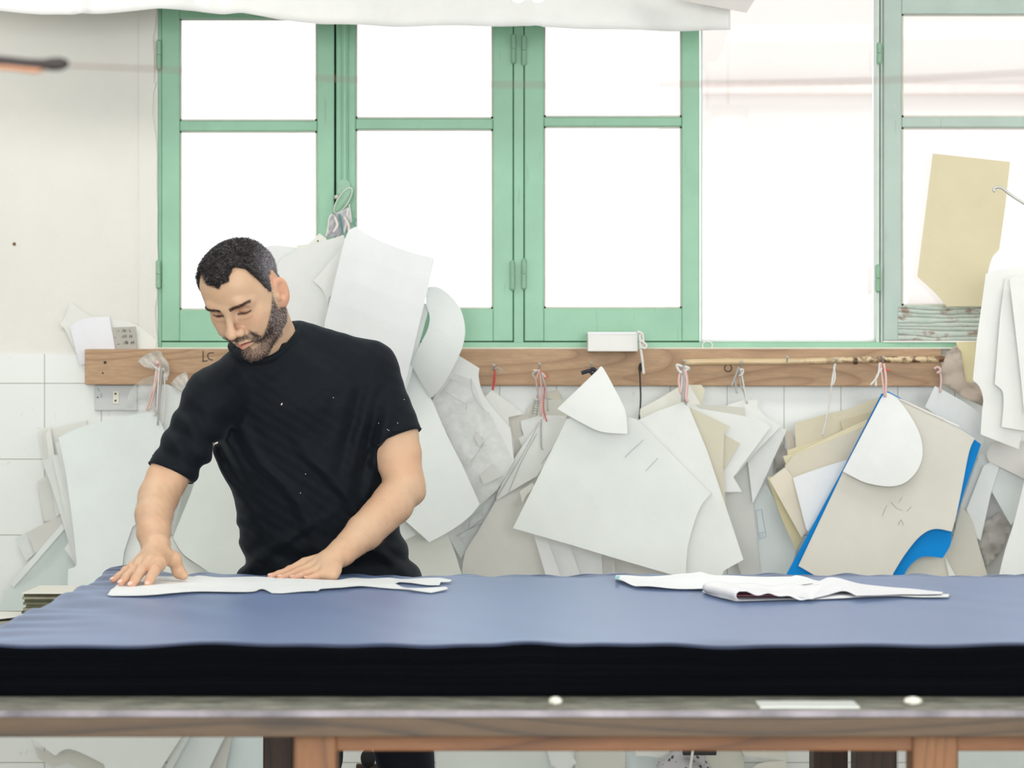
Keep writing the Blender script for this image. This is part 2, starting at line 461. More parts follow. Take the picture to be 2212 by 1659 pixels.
# peeling bottom rail of the right casement
def peeling():
    m, nt, b = new_mat('peeling_paint')
    w = nd(nt, 'ShaderNodeTexWave'); w.bands_direction = 'Z'; w.inputs['Scale'].default_value = 1.2; w.inputs['Distortion'].default_value = 9
    w.inputs['Detail'].default_value = 3; nt.links.new(coords(nt, (4, 14, 22)), w.inputs['Vector'])
    f = noise(nt, coords(nt, (1, 1, 2)), 16, 6, .7)
    a = ramp(nt, f, [(.38, lin((150, 128, 112))), (.46, lin((196, 206, 196))), (.7, lin((172, 194, 180)))])
    nt.links.new(mix(nt, ramp(nt, w.outputs['Fac'], [(.0, (.8,) * 3), (.12, (0,) * 3)]), a, lin((108, 98, 90))), b.inputs['Base Color'])
    b.inputs['Roughness'].default_value = .6; bump(nt, b, w.outputs['Fac'], .6, .003); return m
bm = bmesh.new(); pbox(bm, 1940, 2540, 662, 736, WY - .013, .006, .001); obj('trim_7', bm, peeling(), kind='structure')
# the open bay: thin white metal outer frame and its pane
t = empty('window_4', P(1700, 737, WY + .06), kind='structure')
bm = bmesh.new()
for q in ((1513, 1518, -560, 737), (1888, 1893, -560, 737), (1513, 1893, 733, 739)): pbox(bm, *q, WY + .05, .03, .002)
obj('metal_frame', bm, M['white_plastic'], t)
bm = bmesh.new(); pbox(bm, 1518, 1888, -560, 733, WY + .062, .004); obj('pane', bm, M['glass'], t)

# building across the street, washed out by daylight
bm = bmesh.new()
bx(bm, 1.05, 14, 16.2, 20, -4, 14)
pf = simple('pale_pink_render', (186, 177, 173), .8, .02, 1.5)
nb = obj('building', bm, pf, label='pale pinkish building washed out beyond the clear window pane', cat='building')
for z in (1.75, 3.05):
    bm = bmesh.new(); bx(bm, 1.07, 13.9, 16.12, 16.22, z, z + .05)
    obj('ledge', bm, simple('ledge_orange', (188, 172, 166), .8), nb)

# ---- plank on the wall with nails
bm = bmesh.new(); pbox(bm, 183, 2034, 754, 835, WY - .046, .04, .003)
# narrow the left end as the photo: plank lower edge sits a little higher there
for v in bm.verts:
    if v.co.x < -1 and v.co.z < P(0, 800, WY).z: v.co.z += .005
plank = obj('wall_plank', bm, M['plank'], label='long knotty brown wooden plank fixed along the wall under the windows', cat='plank')
bm = bmesh.new()
for hx, hy in ((227, 783), (222, 806)):
    c = P(hx, hy, WY - .0465); tube(bm, [c, c + Vector((0, -.001, 0))], .004 if hy < 790 else .0025, 10)
obj('screw_hole', bm, M['ink'], plank)
def stroke(bm, T, segs, Y, w, t=.0006):
    s, ox, oy = T
    for seg in segs:
        pts = [P(ox + x / s, oy + y / s, Y) for x, y in seg]
        if len(pts) > 2: pts = catmull(pts, 4)
        for q_, (a, b) in enumerate(zip(pts[:-1], pts[1:])):
            off_ = t * (1 + .25 * (q_ % 2)); d = (b - a)
            if d.length < 1e-6: continue
            d.normalize(); nrm = Vector((-d.z, 0, d.x)) * w / 2; a2 = a - d * w * .3; b2 = b + d * w * .3
            f = [bm.verts.new(p + Vector((0, -off_, 0))) for p in (a2 - nrm, b2 - nrm, b2 + nrm, a2 + nrm)]
            k = [bm.verts.new(v.co + Vector((0, off_, 0))) for v in f]
            bm.faces.new(f); bm.faces.new(k[::-1])
            for i in range(4):
                j = (i + 1) % 4; bm.faces.new((f[j], f[i], k[i], k[j]))
    bmesh.ops.recalc_face_normals(bm, faces=bm.faces[:])
    return bm
T0 = (5.821, 100, 640)
bm = bmesh.new()
stroke(bm, T0, [[(1972, 692), (1972, 800), (1970, 818), (2025, 810)], [(2105, 712), (2060, 712), (2035, 725), (2032, 760), (2050, 792), (2090, 800)]], WY - .0462, .0026)
obj('marker_letters', bm, M['ink'], plank, label='hand written letters LC in black marker')
for k, (hx, hy) in enumerate(((1067, 800), (1165, 797), (1277, 795), (1384, 790), (1475, 790), (1598, 793), (1697, 783), (1803, 787), (1903, 783), (2030, 800))):
    bm = bmesh.new(); c = P(hx, hy, WY - .05)
    tube(bm, [c + Vector((0, .02, 0)), c + Vector((0, -.035, .002)), c + Vector((0, -.05, .012))], .0022, 8)
    tube(bm, [c + Vector((0, -.05, .012)), c + Vector((0, -.052, .014))], .004, 8)
    obj('nail', bm, M['steel'], plank)

# bamboo cane lying along the nails
a = P(1478, 783, WY - .075); b = P(2112, 774, WY - .075)
pts = [a.lerp(b, i / 40) + Vector((0, 0, .0010 * math.sin(i * .33))) for i in range(41)]
rs = [.0082 + .0010 * (i in (6, 18, 30)) for i in range(41)]
def bamboo_m():
    m, nt, bb = new_mat('bamboo_cane')
    f = noise(nt, coords(nt, (3, 40, 40)), 2, 5, .7); g = noise(nt, coords(nt), 50, 4)
    tc = nd(nt, 'ShaderNodeTexCoord'); sp = nd(nt, 'ShaderNodeSeparateXYZ'); nt.links.new(tc.outputs['Object'], sp.inputs[0])
    mr = nd(nt, 'ShaderNodeMapRange'); nt.links.new(sp.outputs['X'], mr.inputs[0])
    mr.inputs[1].default_value = .7; mr.inputs[2].default_value = 1.0
    ad = nd(nt, 'ShaderNodeMath', operation='MULTIPLY'); nt.links.new(mr.outputs[0], ad.inputs[0])
    nt.links.new(ramp(nt, g, [(.45, (0,) * 3), (.55, (1,) * 3)]), ad.inputs[1])
    base = ramp(nt, f, [(.3, lin((206, 174, 128))), (.7, lin((232, 212, 176)))])
    nt.links.new(mix(nt, ad.outputs[0], base, lin((110, 72, 44))), bb.inputs['Base Color']); bb.inputs['Roughness'].default_value = .3
    return m
bm = bmesh.new(); tube(bm, pts, rs, 14)
bam = obj('bamboo_cane', bm, bamboo_m(), smooth=True, label='long thin bamboo cane lying along the nails of the plank', cat='cane')
bm = bmesh.new()
c = P(1848, 779, WY - .075); tube(bm, [c + Vector((-.005, 0, 0)), c + Vector((.005, 0, 0))], .0098, 14)
obj('binding', bm, M['oldwood'], bam)
# ring hanging below the cane
bm = bmesh.new(); c = P(1573, 795, WY - .062)
tube(bm, [c + Vector((math.cos(t_ * math.pi / 8), 0, math.sin(t_ * math.pi / 8))) * .0095 for t_ in range(16)], .0014, 6, closed=True)
obj('key_ring', bm, M['black'], label='small dark wire ring hanging below the bamboo cane', cat='ring')
bm = bmesh.new(); c = P(1528, 746, WY - .014)
tube(bm, [c + Vector((math.cos(t_ * math.pi / 10), 0, .8 * math.sin(t_ * math.pi / 10))) * .013 for t_ in range(20)], .002, 8, closed=True)
obj('white_ring', bm, M['white_plastic'], label='small white ring standing on the green sill above the cane', cat='ring')

# wall socket plate
s0 = empty('wall_socket', P(255, 860, WY - .006), 'grey wall socket plate with a cream two hole insert below the plank', 'socket')
bm = bmesh.new(); pbox(bm, 204, 296, 832, 887, WY - .017, .011, .002); obj('plate', bm, M['grey_plastic'], s0)
bm = bmesh.new(); pbox(bm, 244, 257, 845, 872, WY - .0195, .004, .001); ins = obj('insert', bm, M['cream_plastic'], s0)
for py in (850.5, 865.5):
    bm = bmesh.new(); c = P(249.6, py, WY - .0197); tube(bm, [c, c + Vector((0, -.0006, 0))], .0028, 12); obj('socket_hole', bm, M['ink'], ins)
bm = bmesh.new(); c = P(211, 858.5, WY - .0172); tube(bm, [c, c + Vector((0, -.001, 0))], .002, 10); obj('screw', bm, M['ink'], s0)
bm = bmesh.new(); stroke(bm, T0, [[(640, 1150), (672, 1195)], [(700, 1222), (680, 1250)], [(706, 1248), (682, 1272)]], WY - .0171, .0014)
obj('paint_mark', bm, M['teal'], s0)

# hole with plug in the plaster at the left
bm = bmesh.new(); c = P(31, 527, WY - .0005); tube(bm, [c, c + Vector((0, -.002, 0))], .0045, 10)
obj('wall_plug', bm, simple('rusty', (120, 92, 70), .8), label='small brown wall plug in the bare plaster at far left', cat='plug')

# ================================================================== hanging cards
def outline(pts, n=5):
    N = len(pts); out = []
    V = [Vector((p[0], p[1])) for p in pts]; S = [len(p) > 2 for p in pts]
    for i in range(N):
        j = (i + 1) % N
        if S[i] or S[j]:
            p1, p2 = V[i], V[j]
            p0 = V[i - 1] if S[i] else p1 + (p1 - p2) * .35
            p3 = V[(j + 1) % N] if S[j] else p2 + (p2 - p1) * .35
            for k in range(n):
                t = k / n
                out.append(.5 * ((2 * p1) + (-p0 + p2) * t + (2 * p0 - 5 * p1 + 4 * p2 - p3) * t * t + (-p0 + 3 * p1 - 3 * p2 + p3) * t ** 3))
        else:
            out.append(V[i])
    return out

Z4 = (2.243, 0, 600); Z5 = (3.318, 560, 360); Z6 = (3.2536, 860, 740); Z7 = (3.252, 1380, 740); Z8 = (3.016, 1660, 700)
ZR = (2.370, 1880, 280); Z3 = (2.9105, 220, 1000); Z1 = (1, 0, 0)
def card_mesh(T, pts, d, tilt=(0, 0), bend=(0, 0.0), thick=.0014, crumple=0.0, cuts=10):
    s, ox, oy = T
    ol = [Vector((ox + p.x / s, oy + p.y / s)) for p in outline(pts)]
    cx = sum(p.x for p in ol) / len(ol); cy = sum(p.y for p in ol) / len(ol)
    ang, amt = bend; ca, sa = math.cos(math.radians(ang)), math.sin(math.radians(ang))
    Y0 = WY - d
    c0 = P(cx, cy, Y0)
    bm = bmesh.new()
    vs_ = [bm.verts.new(P(p.x, p.y, Y0)) for p in ol]
    bm.faces.new(vs_); bm.normal_update()
    bmesh.ops.triangulate(bm, faces=bm.faces[:])
    xs = [v.co.x for v in bm.verts]; zs = [v.co.z for v in bm.verts]
    L = max(max(xs) - min(xs), max(zs) - min(zs))
    def cutdir(nv, n):
        for i in range(1, n):
            o = c0 + nv * (L * 1.3 * (i / n - .5))
            bmesh.ops.bisect_plane(bm, geom=bm.verts[:] + bm.edges[:] + bm.faces[:], plane_co=o, plane_no=nv, dist=1e-5)
    if amt or crumple:
        cutdir(Vector((ca, 0, sa)), cuts)
    if crumple:
        cutdir(Vector((-sa, 0, ca)), cuts)
    bm.normal_update(); bmesh.ops.triangulate(bm, faces=bm.faces[:])
    for v in bm.verts:
        x, z = v.co.x - c0.x, v.co.z - c0.z
        u = (x * ca + z * sa) / max(L, 1e-3) * 2
        y = Y0 + tilt[0] * x + tilt[1] * z - amt * (1 - u * u)
        if crumple:
            y += crumple * (math.sin(x * 95 + z * 60 + d * 99) + math.sin(z * 120 - x * 40) + .6 * math.sin(x * 210 + 1 + z * 150))
        y = min(y, WY - .008)
        v.co = Vector((v.co.x * y / Y0, y, CAMZ + (v.co.z - CAMZ) * y / Y0))
    # real thickness
    thicken(bm, thick)
    return bm

def card(label, T, pts, d, rgb=(224, 226, 222), tilt=(0, 0), bend=(0, 0.0), name='cardboard_pattern', cat='pattern', group='cut card patterns hanging along the wall', **kw):
    mat = kw.pop('mat', None) or paper(rgb)
    bm = card_mesh(T, pts, d, tilt, bend, **kw)
    return obj(name, bm, mat, smooth=bool(kw.get('crumple')), label=label, cat=cat, group=group)

def lines(parent, T, segs, d, w=.001, mat='pencil', name='drawn_line'):
    for sg in segs:
        bm = bmesh.new(); stroke(bm, T, [sg], WY - d, w); o = obj(name, bm, M[mat], parent)
    return o

WHT = (231, 233, 229); OFF = (224, 226, 221); GRN = (222, 228, 224); GRY = (207, 206, 199); TAN = (208, 199, 176); CRM = (220, 210, 184)
# --- left of the man, on the plaster above the plank
card('pale paper with pointed top flat against the plaster, left of the plank end', T0, [(165, 355), (225, 280, 1), (260, 200, 1), (290, 80), (320, 62, 1), (430, 170, 1), (600, 265), (650, 640), (480, 655), (400, 720), (340, 640, 1), (240, 430, 1)], .012, (226, 226, 219), name='paper_sheet', cat='paper', thick=.001)
card('faint white paper behind the grey note, tucked behind the plank', T0, [(790, 295), (1000, 310, 1), (1200, 400, 1), (1385, 560), (1370, 690), (860, 690)], .012, (229, 229, 222), name='paper_sheet', cat='paper', thick=.001)
card('lavender white paper tucked behind the left end of the plank', T0, [(300, 380), (420, 300, 1), (600, 262, 1), (792, 258), (872, 690), (490, 690), (495, 845), (425, 862, 1), (400, 800, 1), (360, 640)], .022, (229, 229, 233), name='paper_sheet', cat='paper', thick=.001, bend=(90, .006))
nt_ = card('small grey note card with faded handwriting above the plank', T0, [(812, 395), (1122, 380), (1142, 690), (882, 690)], .026, (178, 174, 164), name='note_card', cat='note')
lines(nt_, T0, [[(895, 440), (915, 430)], [(955, 450), (975, 415), (985, 450)], [(990, 450), (1005, 418)], [(1045, 415), (1050, 445), (1065, 445)],
                [(950, 520), (970, 490)], [(975, 520), (990, 488), (1010, 500), (990, 522)], [(1045, 520), (1060, 488), (1070, 520), (1082, 488)], [(860, 520), (875, 515)],
                [(890, 605), (925, 600)], [(975, 600), (990, 565)], [(1065, 605), (1070, 570), (1080, 590), (1098, 560), (1100, 602)]], .0276, .0009, 'ink', 'handwriting')
lines(nt_, T0, [[(1010, 565), (1000, 580), (1010, 598), (1025, 585), (1012, 565)]], .0276, .0016, 'ink', 'handwriting')
# --- left cluster
card('greyish old card bundle edge furthest left, behind the fanned white cards', Z4, [(185, 745), (205, 728, 1), (250, 730), (420, 690), (440, 1000), (300, 1180), (210, 1180), (180, 985), (222, 960), (200, 850, 1)], .018, (219, 219, 212))
card('narrow grey strip card hanging below the old bundle at far left', Z4, [(205, 745), (240, 733), (300, 1000), (290, 1170), (215, 1180), (180, 990), (225, 985)], .03, (212, 213, 207))
card('slim white strip with rounded top beside the old bundle', Z4, [(222, 760), (232, 745, 1), (248, 752, 1), (300, 1140), (270, 1160)], .042, (223, 224, 219))
card('second white fan card from the left in the big fan', Z4, [(248, 860), (400, 850), (440, 1380), (366, 1385), (330, 1210, 1), (285, 1010, 1)], .085, (226, 229, 224), tilt=(-.05, 0))
card('outermost white fan card, furthest left of the big fan', Z4, [(205, 890), (285, 855), (430, 1380), (362, 1380), (290, 1140, 1), (245, 1000, 1)], .07, (222, 226, 222), tilt=(-.05, 0))
card('third white fan card, just behind the front one', Z4, [(268, 800), (400, 770), (450, 1385), (370, 1388), (345, 1190, 1), (305, 960, 1)], .1, (220, 225, 221), tilt=(-.05, 0))
card('small white corner poking out low beside the big fan', Z4, [(332, 1283), (392, 1330), (368, 1392), (312, 1312)], .062, (228, 231, 228))
card('largest white card at the front of the fan, beside the right arm', Z4, [(283, 775), (380, 728, 1), (520, 690, 1), (640, 664, 1), (745, 650), (775, 690), (900, 1000), (640, 1210), (600, 1330), (560, 1760), (320, 1760), (330, 1412), (362, 1402), (372, 1385), (352, 1190, 1), (318, 940, 1)], .15, (221, 228, 225), bend=(0, .025), tilt=(0, .02))
card('grey beige card leaning low at far left', Z4, [(130, 1235), (297, 1148), (340, 1200), (172, 1335)], .040, (208, 207, 200))
card('pale blueish corner card leaning low at far left edge', Z4, [(75, 1262), (132, 1230), (176, 1332), (125, 1374)], .026, (214, 219, 216))
card('large greenish grey card leaning diagonally, lowest at the far left', Z4, [(0, 1590), (50, 1500), (300, 1200), (330, 1225), (372, 1400), (332, 1420), (330, 1750), (-60, 1750)], .05, (201, 211, 206), tilt=(.05, .05))
card('long pale curled strip along the top of the leaning greenish card', Z4, [(48, 1482), (300, 1192), (318, 1212), (66, 1502)], .062, (222, 227, 223), bend=(40, .008))
# behind the man, between arm and shirt
card('dark edged narrow grey card seen beside the right forearm', Z3, [(540, 60), (620, 60), (470, 500), (430, 520)], .13, (190, 196, 190))
card('broad white card filling the gap between right arm and shirt', Z3, [(640, -60), (560, 190), (446, 470), (500, 560, 1), (560, 610, 1), (680, 690), (900, 900), (900, -300)], .16, (220, 226, 220), bend=(0, .012))
card('white curved card low behind the right hand', Z3, [(250, 500), (440, 465), (520, 590, 1), (700, 700), (760, 900), (60, 900)], .145, (224, 227, 221))
lo = card('white card with scratched lines seen beside the right wrist', Z3, [(150, 380), (240, 380), (260, 560), (90, 760), (60, 640)], .16, (226, 230, 226))
# white sheet behind the plastic bag
card('white card behind the right shoulder of the man, under the plank', T0, [(1440, 1110), (1530, 1108), (1720, 1205), (1800, 1600), (1480, 1900), (1440, 1640)], .12, (223, 227, 224))

# --- bundle hung on the window latch
card('pale curved card seen directly behind the head of the man', Z5, [(40, 575), (100, 562, 1), (180, 567, 1), (300, 582), (320, 900), (60, 900)], .12, (226, 228, 227))
cc = card('cream card with a punched black hole at top of the latch bundle', Z5, [(268, 562), (348, 552), (432, 478), (478, 512), (520, 640), (270, 640)], .14, (226, 225, 215))
bm = bmesh.new(); c = P(560 + 420 / 3.318, 360 + 532 / 3.318, WY - .1425); tube(bm, [c, c + Vector((0, -.0008, 0))], .0022, 10); obj('punched_hole', bm, M['ink'], cc)
card('wide grey white card behind the head, under the latch', Z5, [(150, 668), (220, 625, 1), (320, 580, 1), (605, 488), (640, 600), (560, 1250), (300, 1250), (120, 1100), (110, 760)], .165, (221, 222, 219), bend=(0, .012))
card('folded white corner with curved lower edge on the card behind the head', Z5, [(388, 820), (602, 568), (560, 760), (500, 940), (484, 1005), (478, 940, 1), (450, 880, 1)], .185, (226, 227, 223))
card('thin white strip beside the biggest hanging card', Z5, [(592, 640), (612, 580), (552, 830), (508, 936), (494, 932)], .195, (228, 229, 226))
card('biggest white card hanging from the window latch behind the shoulder', Z5, [(640, 455), (690, 430), (790, 490, 1), (900, 545, 1), (1080, 610, 1), (1258, 655), (1215, 850), (1130, 1200), (1040, 1590), (1000, 1800), (430, 1800), (470, 1115), (610, 530)], .26, (230, 232, 232), bend=(70, .03))
card('slim white edge strip behind the biggest hanging card', Z5, [(1165, 965), (1210, 1000, 1), (1205, 1060), (1060, 1590), (1020, 1590)], .235, (226, 229, 227))
card('curved white card shaped like a collar right of the biggest hanging card', Z5, [(1195, 900), (1215, 862, 1), (1290, 866, 1), (1370, 925, 1), (1440, 1015, 1), (1475, 1150, 1), (1460, 1280, 1), (1400, 1420, 1), (1320, 1560, 1), (1245, 1650), (1225, 1655), (1085, 1412), (1150, 1280, 1), (1205, 1170, 1), (1222, 1080, 1), (1195, 985)], .225, (220, 224, 222), bend=(60, .035))
# --- centre
card('long white card hanging beside the left arm with a pointed bottom corner', Z6, [(80, 150), (95, 158), (240, 410), (340, 640), (460, 880), (575, 1135), (500, 1225, 1), (380, 1315, 1), (220, 1403), (20, 1225), (-140, 1080), (-140, 120)], .2, (227, 232, 230), bend=(-60, .02))
pb = card('bodice shaped pattern wrapped in clear film under the plank', Z6, [(395, 110), (422, 88), (572, 180), (566, 240, 1), (590, 340, 1), (650, 440, 1), (700, 500), (790, 600), (815, 830), (700, 1030), (580, 1140), (450, 860), (330, 610), (240, 410)], .15, (227, 228, 225))
lines(pb, Z6, [[(515, 250), (515, 320), (550, 410), (610, 480)], [(545, 630), (600, 700), (510, 840)], [(480, 420), (478, 500)], [(360, 260), (430, 280)], [(330, 350), (470, 430)]], .1525, .0011)
card('clear wrinkled plastic film sheet over the bodice pattern', Z6, [(400, 220), (520, 260), (600, 470), (640, 490), (810, 830), (700, 1030), (585, 1130), (450, 850), (330, 600), (250, 410)], .165, name='plastic_film', cat='film', mat=M['filmthin'], thick=.0004, crumple=.004, cuts=16)
card('small grey tape patch on the film wrapped bodice', Z6, [(535, 660), (565, 628), (602, 695), (570, 735)], .172, (205, 205, 200), name='tape_patch', cat='tape', thick=.0004)
card('larger grey tape patch low on the film wrapped bodice', Z6, [(575, 935), (670, 850), (735, 935), (600, 1000)], .172, (208, 208, 203), name='tape_patch', cat='tape', thick=.0004)
for i, (o_, lab_) in enumerate(((0, 'first slim white strip right of the film wrapped bodice'), (45, 'middle slim white strip right of the film wrapped bodice'), (85, 'last slim white strip right of the film wrapped bodice'))):
    card(lab_, Z6, [(635 + o_, 500 + i * 12), (675 + o_, 505 + i * 12), (735 + o_, 700), (735 + min(o_, 75), 860), (712 + min(o_, 60), 900)], .14 - .02 * i, (221, 223, 220), tilt=(-.1, 0))
card('white card with slanted top under the red cord', Z6, [(612, 378), (660, 335), (760, 405), (885, 502), (775, 525), (800, 800), (700, 640)], .10, (230, 231, 226))
card('beige card edge right of the film wrapped bodice', Z6, [(765, 525), (905, 503), (925, 520), (865, 620), (885, 690), (812, 850), (800, 700)], .075, (211, 206, 196))
card('small beige card tucked high beside the metal clip', Z6, [(905, 460), (950, 420), (1010, 400), (1180, 400), (1200, 520), (900, 530)], .035, (214, 213, 203))
card('tan offcut with slanted top seen under the plank', Z6, [(1035, 350), (1120, 330), (1160, 420), (1030, 385)], .03, (212, 207, 190))
card('white card with stepped notches below the pink cords', Z6, [(860, 552), (990, 510), (1180, 515), (1190, 560), (1000, 700), (870, 737), (845, 672), (882, 652), (866, 600)], .085, (228, 230, 226))
s5 = card('long slanted white card sweeping down left of the huge centre card', Z6, [(998, 560), (1120, 522), (1210, 540), (1200, 620), (1030, 860), (975, 940), (870, 1000), (770, 1060), (690, 1108), (705, 1045, 1), (790, 860, 1), (880, 720, 1)], .13, (222, 224, 219))
lines(s5, Z6, [[(990, 560), (900, 740), (700, 1080)], [(975, 640), (870, 830), (775, 1055)], [(1190, 600), (1010, 850)]], .1325, .0011)
card('large grey card low behind the huge centre card', Z6, [(690, 1105), (960, 950), (1060, 1000), (1100, 1660), (445, 1660), (470, 1480, 1), (560, 1330, 1)], .115, (209, 208, 201), bend=(30, .015))
card('torn white scrap at the left edge of the huge centre card', Z6, [(855, 1045), (945, 985), (960, 1010), (900, 1075), (872, 1130)], .14, (228, 228, 216))
card('narrow pale card slanting under the long white card', Z6, [(565, 1135), (690, 1062), (700, 1105), (560, 1330, 1), (470, 1480, 1), (440, 1520), (335, 1330)], .09, (216, 221, 219))
lw = lines(card('clear film offcut low under the bodice pattern', Z6, [(480, 1240), (600, 1160), (600, 1250), (470, 1440), (420, 1360)], .102, name='plastic_film', cat='film', mat=M['filmthin'], thick=.0004, crumple=.003), Z6,
      [[(505, 1310), (590, 1240)], [(410, 1360), (500, 1310), (590, 1270)], [(505, 1240), (500, 1310)]], .108, .001)
card('small white corner beside the shirt sleeve of the man, low', Z6, [(-60, 1180), (20, 1225), (128, 1350), (40, 1392), (-60, 1400)], .17, (224, 229, 226))
card('broad pale card low between the man and the grey card', Z6, [(-60, 1370), (40, 1392), (125, 1350), (345, 1340), (400, 1480, 1), (455, 1660), (-60, 1660)], .13, (220, 222, 214))
bigc = card('huge pale grey card in the centre with a sloping bottom edge', Z1, [(1108, 1141), (1225, 905), (1300, 890), (1375, 905), (1535, 1066), (1513, 1095, 1), (1497, 1137, 1), (1485, 1186, 1), (1481, 1250), (1440, 1238, 1), (1340, 1209, 1), (1220, 1173, 1)], .33, (222, 227, 223), bend=(35, .02))
lines(bigc, Z1, [[(1390, 950), (1355, 982), (1352, 988)], [(1421, 990), (1400, 1012), (1395, 1018)]], .352, .0009)
card('white shield shaped card hanging by black ribbon over the huge centre card', Z6, [(1405, 190), (1425, 168, 1), (1448, 190, 1), (1520, 320, 1), (1590, 460, 1), (1608, 560, 1), (1612, 640), (1500, 636, 1), (1400, 618, 1), (1260, 548, 1), (1118, 465)], .385, (233, 235, 232), bend=(30, .008))
for i, (pl, lab_) in enumerate((([(950, 1340), (1045, 1370), (1150, 1660), (1045, 1660)], 'first white strip showing below the huge centre card'),
                               ([(1040, 1370), (1205, 1420), (1290, 1660), (1140, 1660)], 'second white strip showing below the huge centre card'),
                               ([(1195, 1420), (1430, 1480), (1440, 1660), (1270, 1660)], 'third and widest white strip below the huge centre card'),
                               ([(1420, 1480), (1520, 1510), (1530, 1660), (1435, 1660)], 'fourth white strip, with dark edge, below the huge centre card'),
                               ([(1505, 1500), (1980, 1640), (1900, 1700), (1520, 1660)], 'last pale strip below the huge centre card towards the right'))):
    card(lab_, Z6, pl, .20 - .018 * i, (225, 226, 225) if i < 3 else (214, 213, 209))
# --- right of centre
card('white triangular card hanging by the knotted cloth, right of centre', Z7, [(0, 545), (60, 515, 1), (150, 475, 1), (305, 422), (350, 450), (480, 760), (610, 1150), (735, 1525), (600, 1600), (560, 1680), (200, 1680), (150, 1000), (0, 620)], .28, (229, 232, 228), bend=(20, .015))
card('tan card wedge right behind the white triangular card', Z7, [(330, 440), (640, 590), (600, 640), (592, 880), (612, 1160), (540, 1160)], .245, (211, 205, 183))
card('smaller tan notched card behind the tan wedge', Z7, [(590, 640), (708, 708), (600, 890), (560, 800)], .225, (206, 201, 180))
card('white jagged card with a zigzag right edge', Z7, [(355, 452), (560, 485, 1), (740, 517, 1), (860, 545, 1), (925, 592), (665, 945), (725, 1048), (600, 1050), (560, 880), (450, 600)], .205, (228, 230, 226))
card('grey beige card behind the top of the jagged white card', Z7, [(400, 435), (740, 455), (745, 540), (500, 500)], .175, (203, 201, 189))
card('white card with squared notch hanging by the grey string', Z7, [(620, 440), (740, 402), (835, 402), (832, 460), (900, 530), (1000, 585), (820, 770), (680, 935), (640, 700)], .15, (229, 230, 226))
card('white slanted card at the right end of the jagged bundle', Z7, [(985, 588), (1040, 615), (945, 820), (870, 990), (800, 1130), (765, 830), (830, 720)], .125, (226, 229, 226))
card('long grey card hanging straight down right of the white triangle', Z7, [(560, 900), (665, 945), (770, 825), (800, 1120), (860, 1680), (740, 1680), (600, 1300)], .10, (206, 207, 202))
pr = card('pale card with faint blue printed box, behind the tan stack', Z7, [(880, 960), (800, 1125), (858, 1680), (1040, 1680), (1110, 1450), (1000, 1200)], .07, (220, 227, 224))
lines(pr, Z7, [[(822, 1180), (845, 1380)], [(862, 1170), (895, 1360)], [(822, 1180), (862, 1170)], [(845, 1385), (897, 1362)], [(835, 1340), (885, 1330)], [(850, 1345), (855, 1375)], [(868, 1340), (874, 1370)]], .0725, .0009, 'bluepencil', 'printed_box')
card('cream card edge poking out upper left of the knotted cloth', Z7, [(10, 465), (150, 390), (290, 305), (320, 430), (0, 560)], .13, (228, 227, 216))
card('white narrow card right under the knotted cloth', Z7, [(300, 310), (345, 280), (432, 432), (430, 470), (350, 470)], .16, (230, 229, 222))
card('yellowish card corner right of the knotted cloth', Z7, [(350, 297), (440, 297), (466, 335), (440, 437), (400, 440)], .11, (219, 214, 190))
card('crumpled grey sheet put in for the dark pocket left of the tan stack', Z7, [(950, 800), (1000, 690), (1060, 800), (1010, 880), (945, 925)], .05, (176, 172, 166), name='crumpled_paper', cat='paper', crumple=.004)  # grey sheet stands in for the darkness between the cards
# tan stack
card('tan card at the very top back of the tan stack', Z8, [(170, 642), (300, 610, 1), (400, 580, 1), (520, 555, 1), (640, 505, 1), (745, 465), (720, 640), (180, 820)], .13, (211, 203, 178))
card('brown grey card end sticking out left of the tan stack', Z8, [(105, 700), (150, 688), (200, 800), (125, 840)], .11, (199, 190, 176))
card('short darker tan card inset near the top of the tan stack', Z8, [(468, 632), (640, 580), (700, 560), (690, 640), (482, 690)], .15, (201, 190, 162))
card('yellowish tan card second from the top of the tan stack', Z8, [(122, 822), (350, 748), (650, 620), (660, 720), (130, 905)], .165, (216, 206, 172))
card('cream tan card in the middle of the stack with a curved top edge', Z8, [(95, 860), (150, 850), (640, 622), (640, 760), (400, 880), (120, 935)], .18, (221, 212, 180), bend=(60, .01))
card('broad tan card at the front of the tan stack', Z8, [(160, 858), (640, 660), (620, 760), (510, 892), (300, 955), (165, 1005), (108, 925)], .2, (213, 205, 185))
card('glossy white card standing in front of the tan stack', Z8, [(160, 1002), (330, 940, 1), (512, 885), (480, 1000), (260, 1352), (245, 1335)], .25, (230, 232, 232))
card('tan strip card slanting down left of the glossy white card', Z8, [(5, 1012), (110, 932), (162, 1002), (205, 1180), (252, 1345), (215, 1392)], .225, (222, 213, 194))
card('outermost ochre strip card slanting down to the blue card', Z8, [(-8, 1000), (20, 990), (220, 1395), (180, 1480), (80, 1250)], .19, (209, 198, 156))
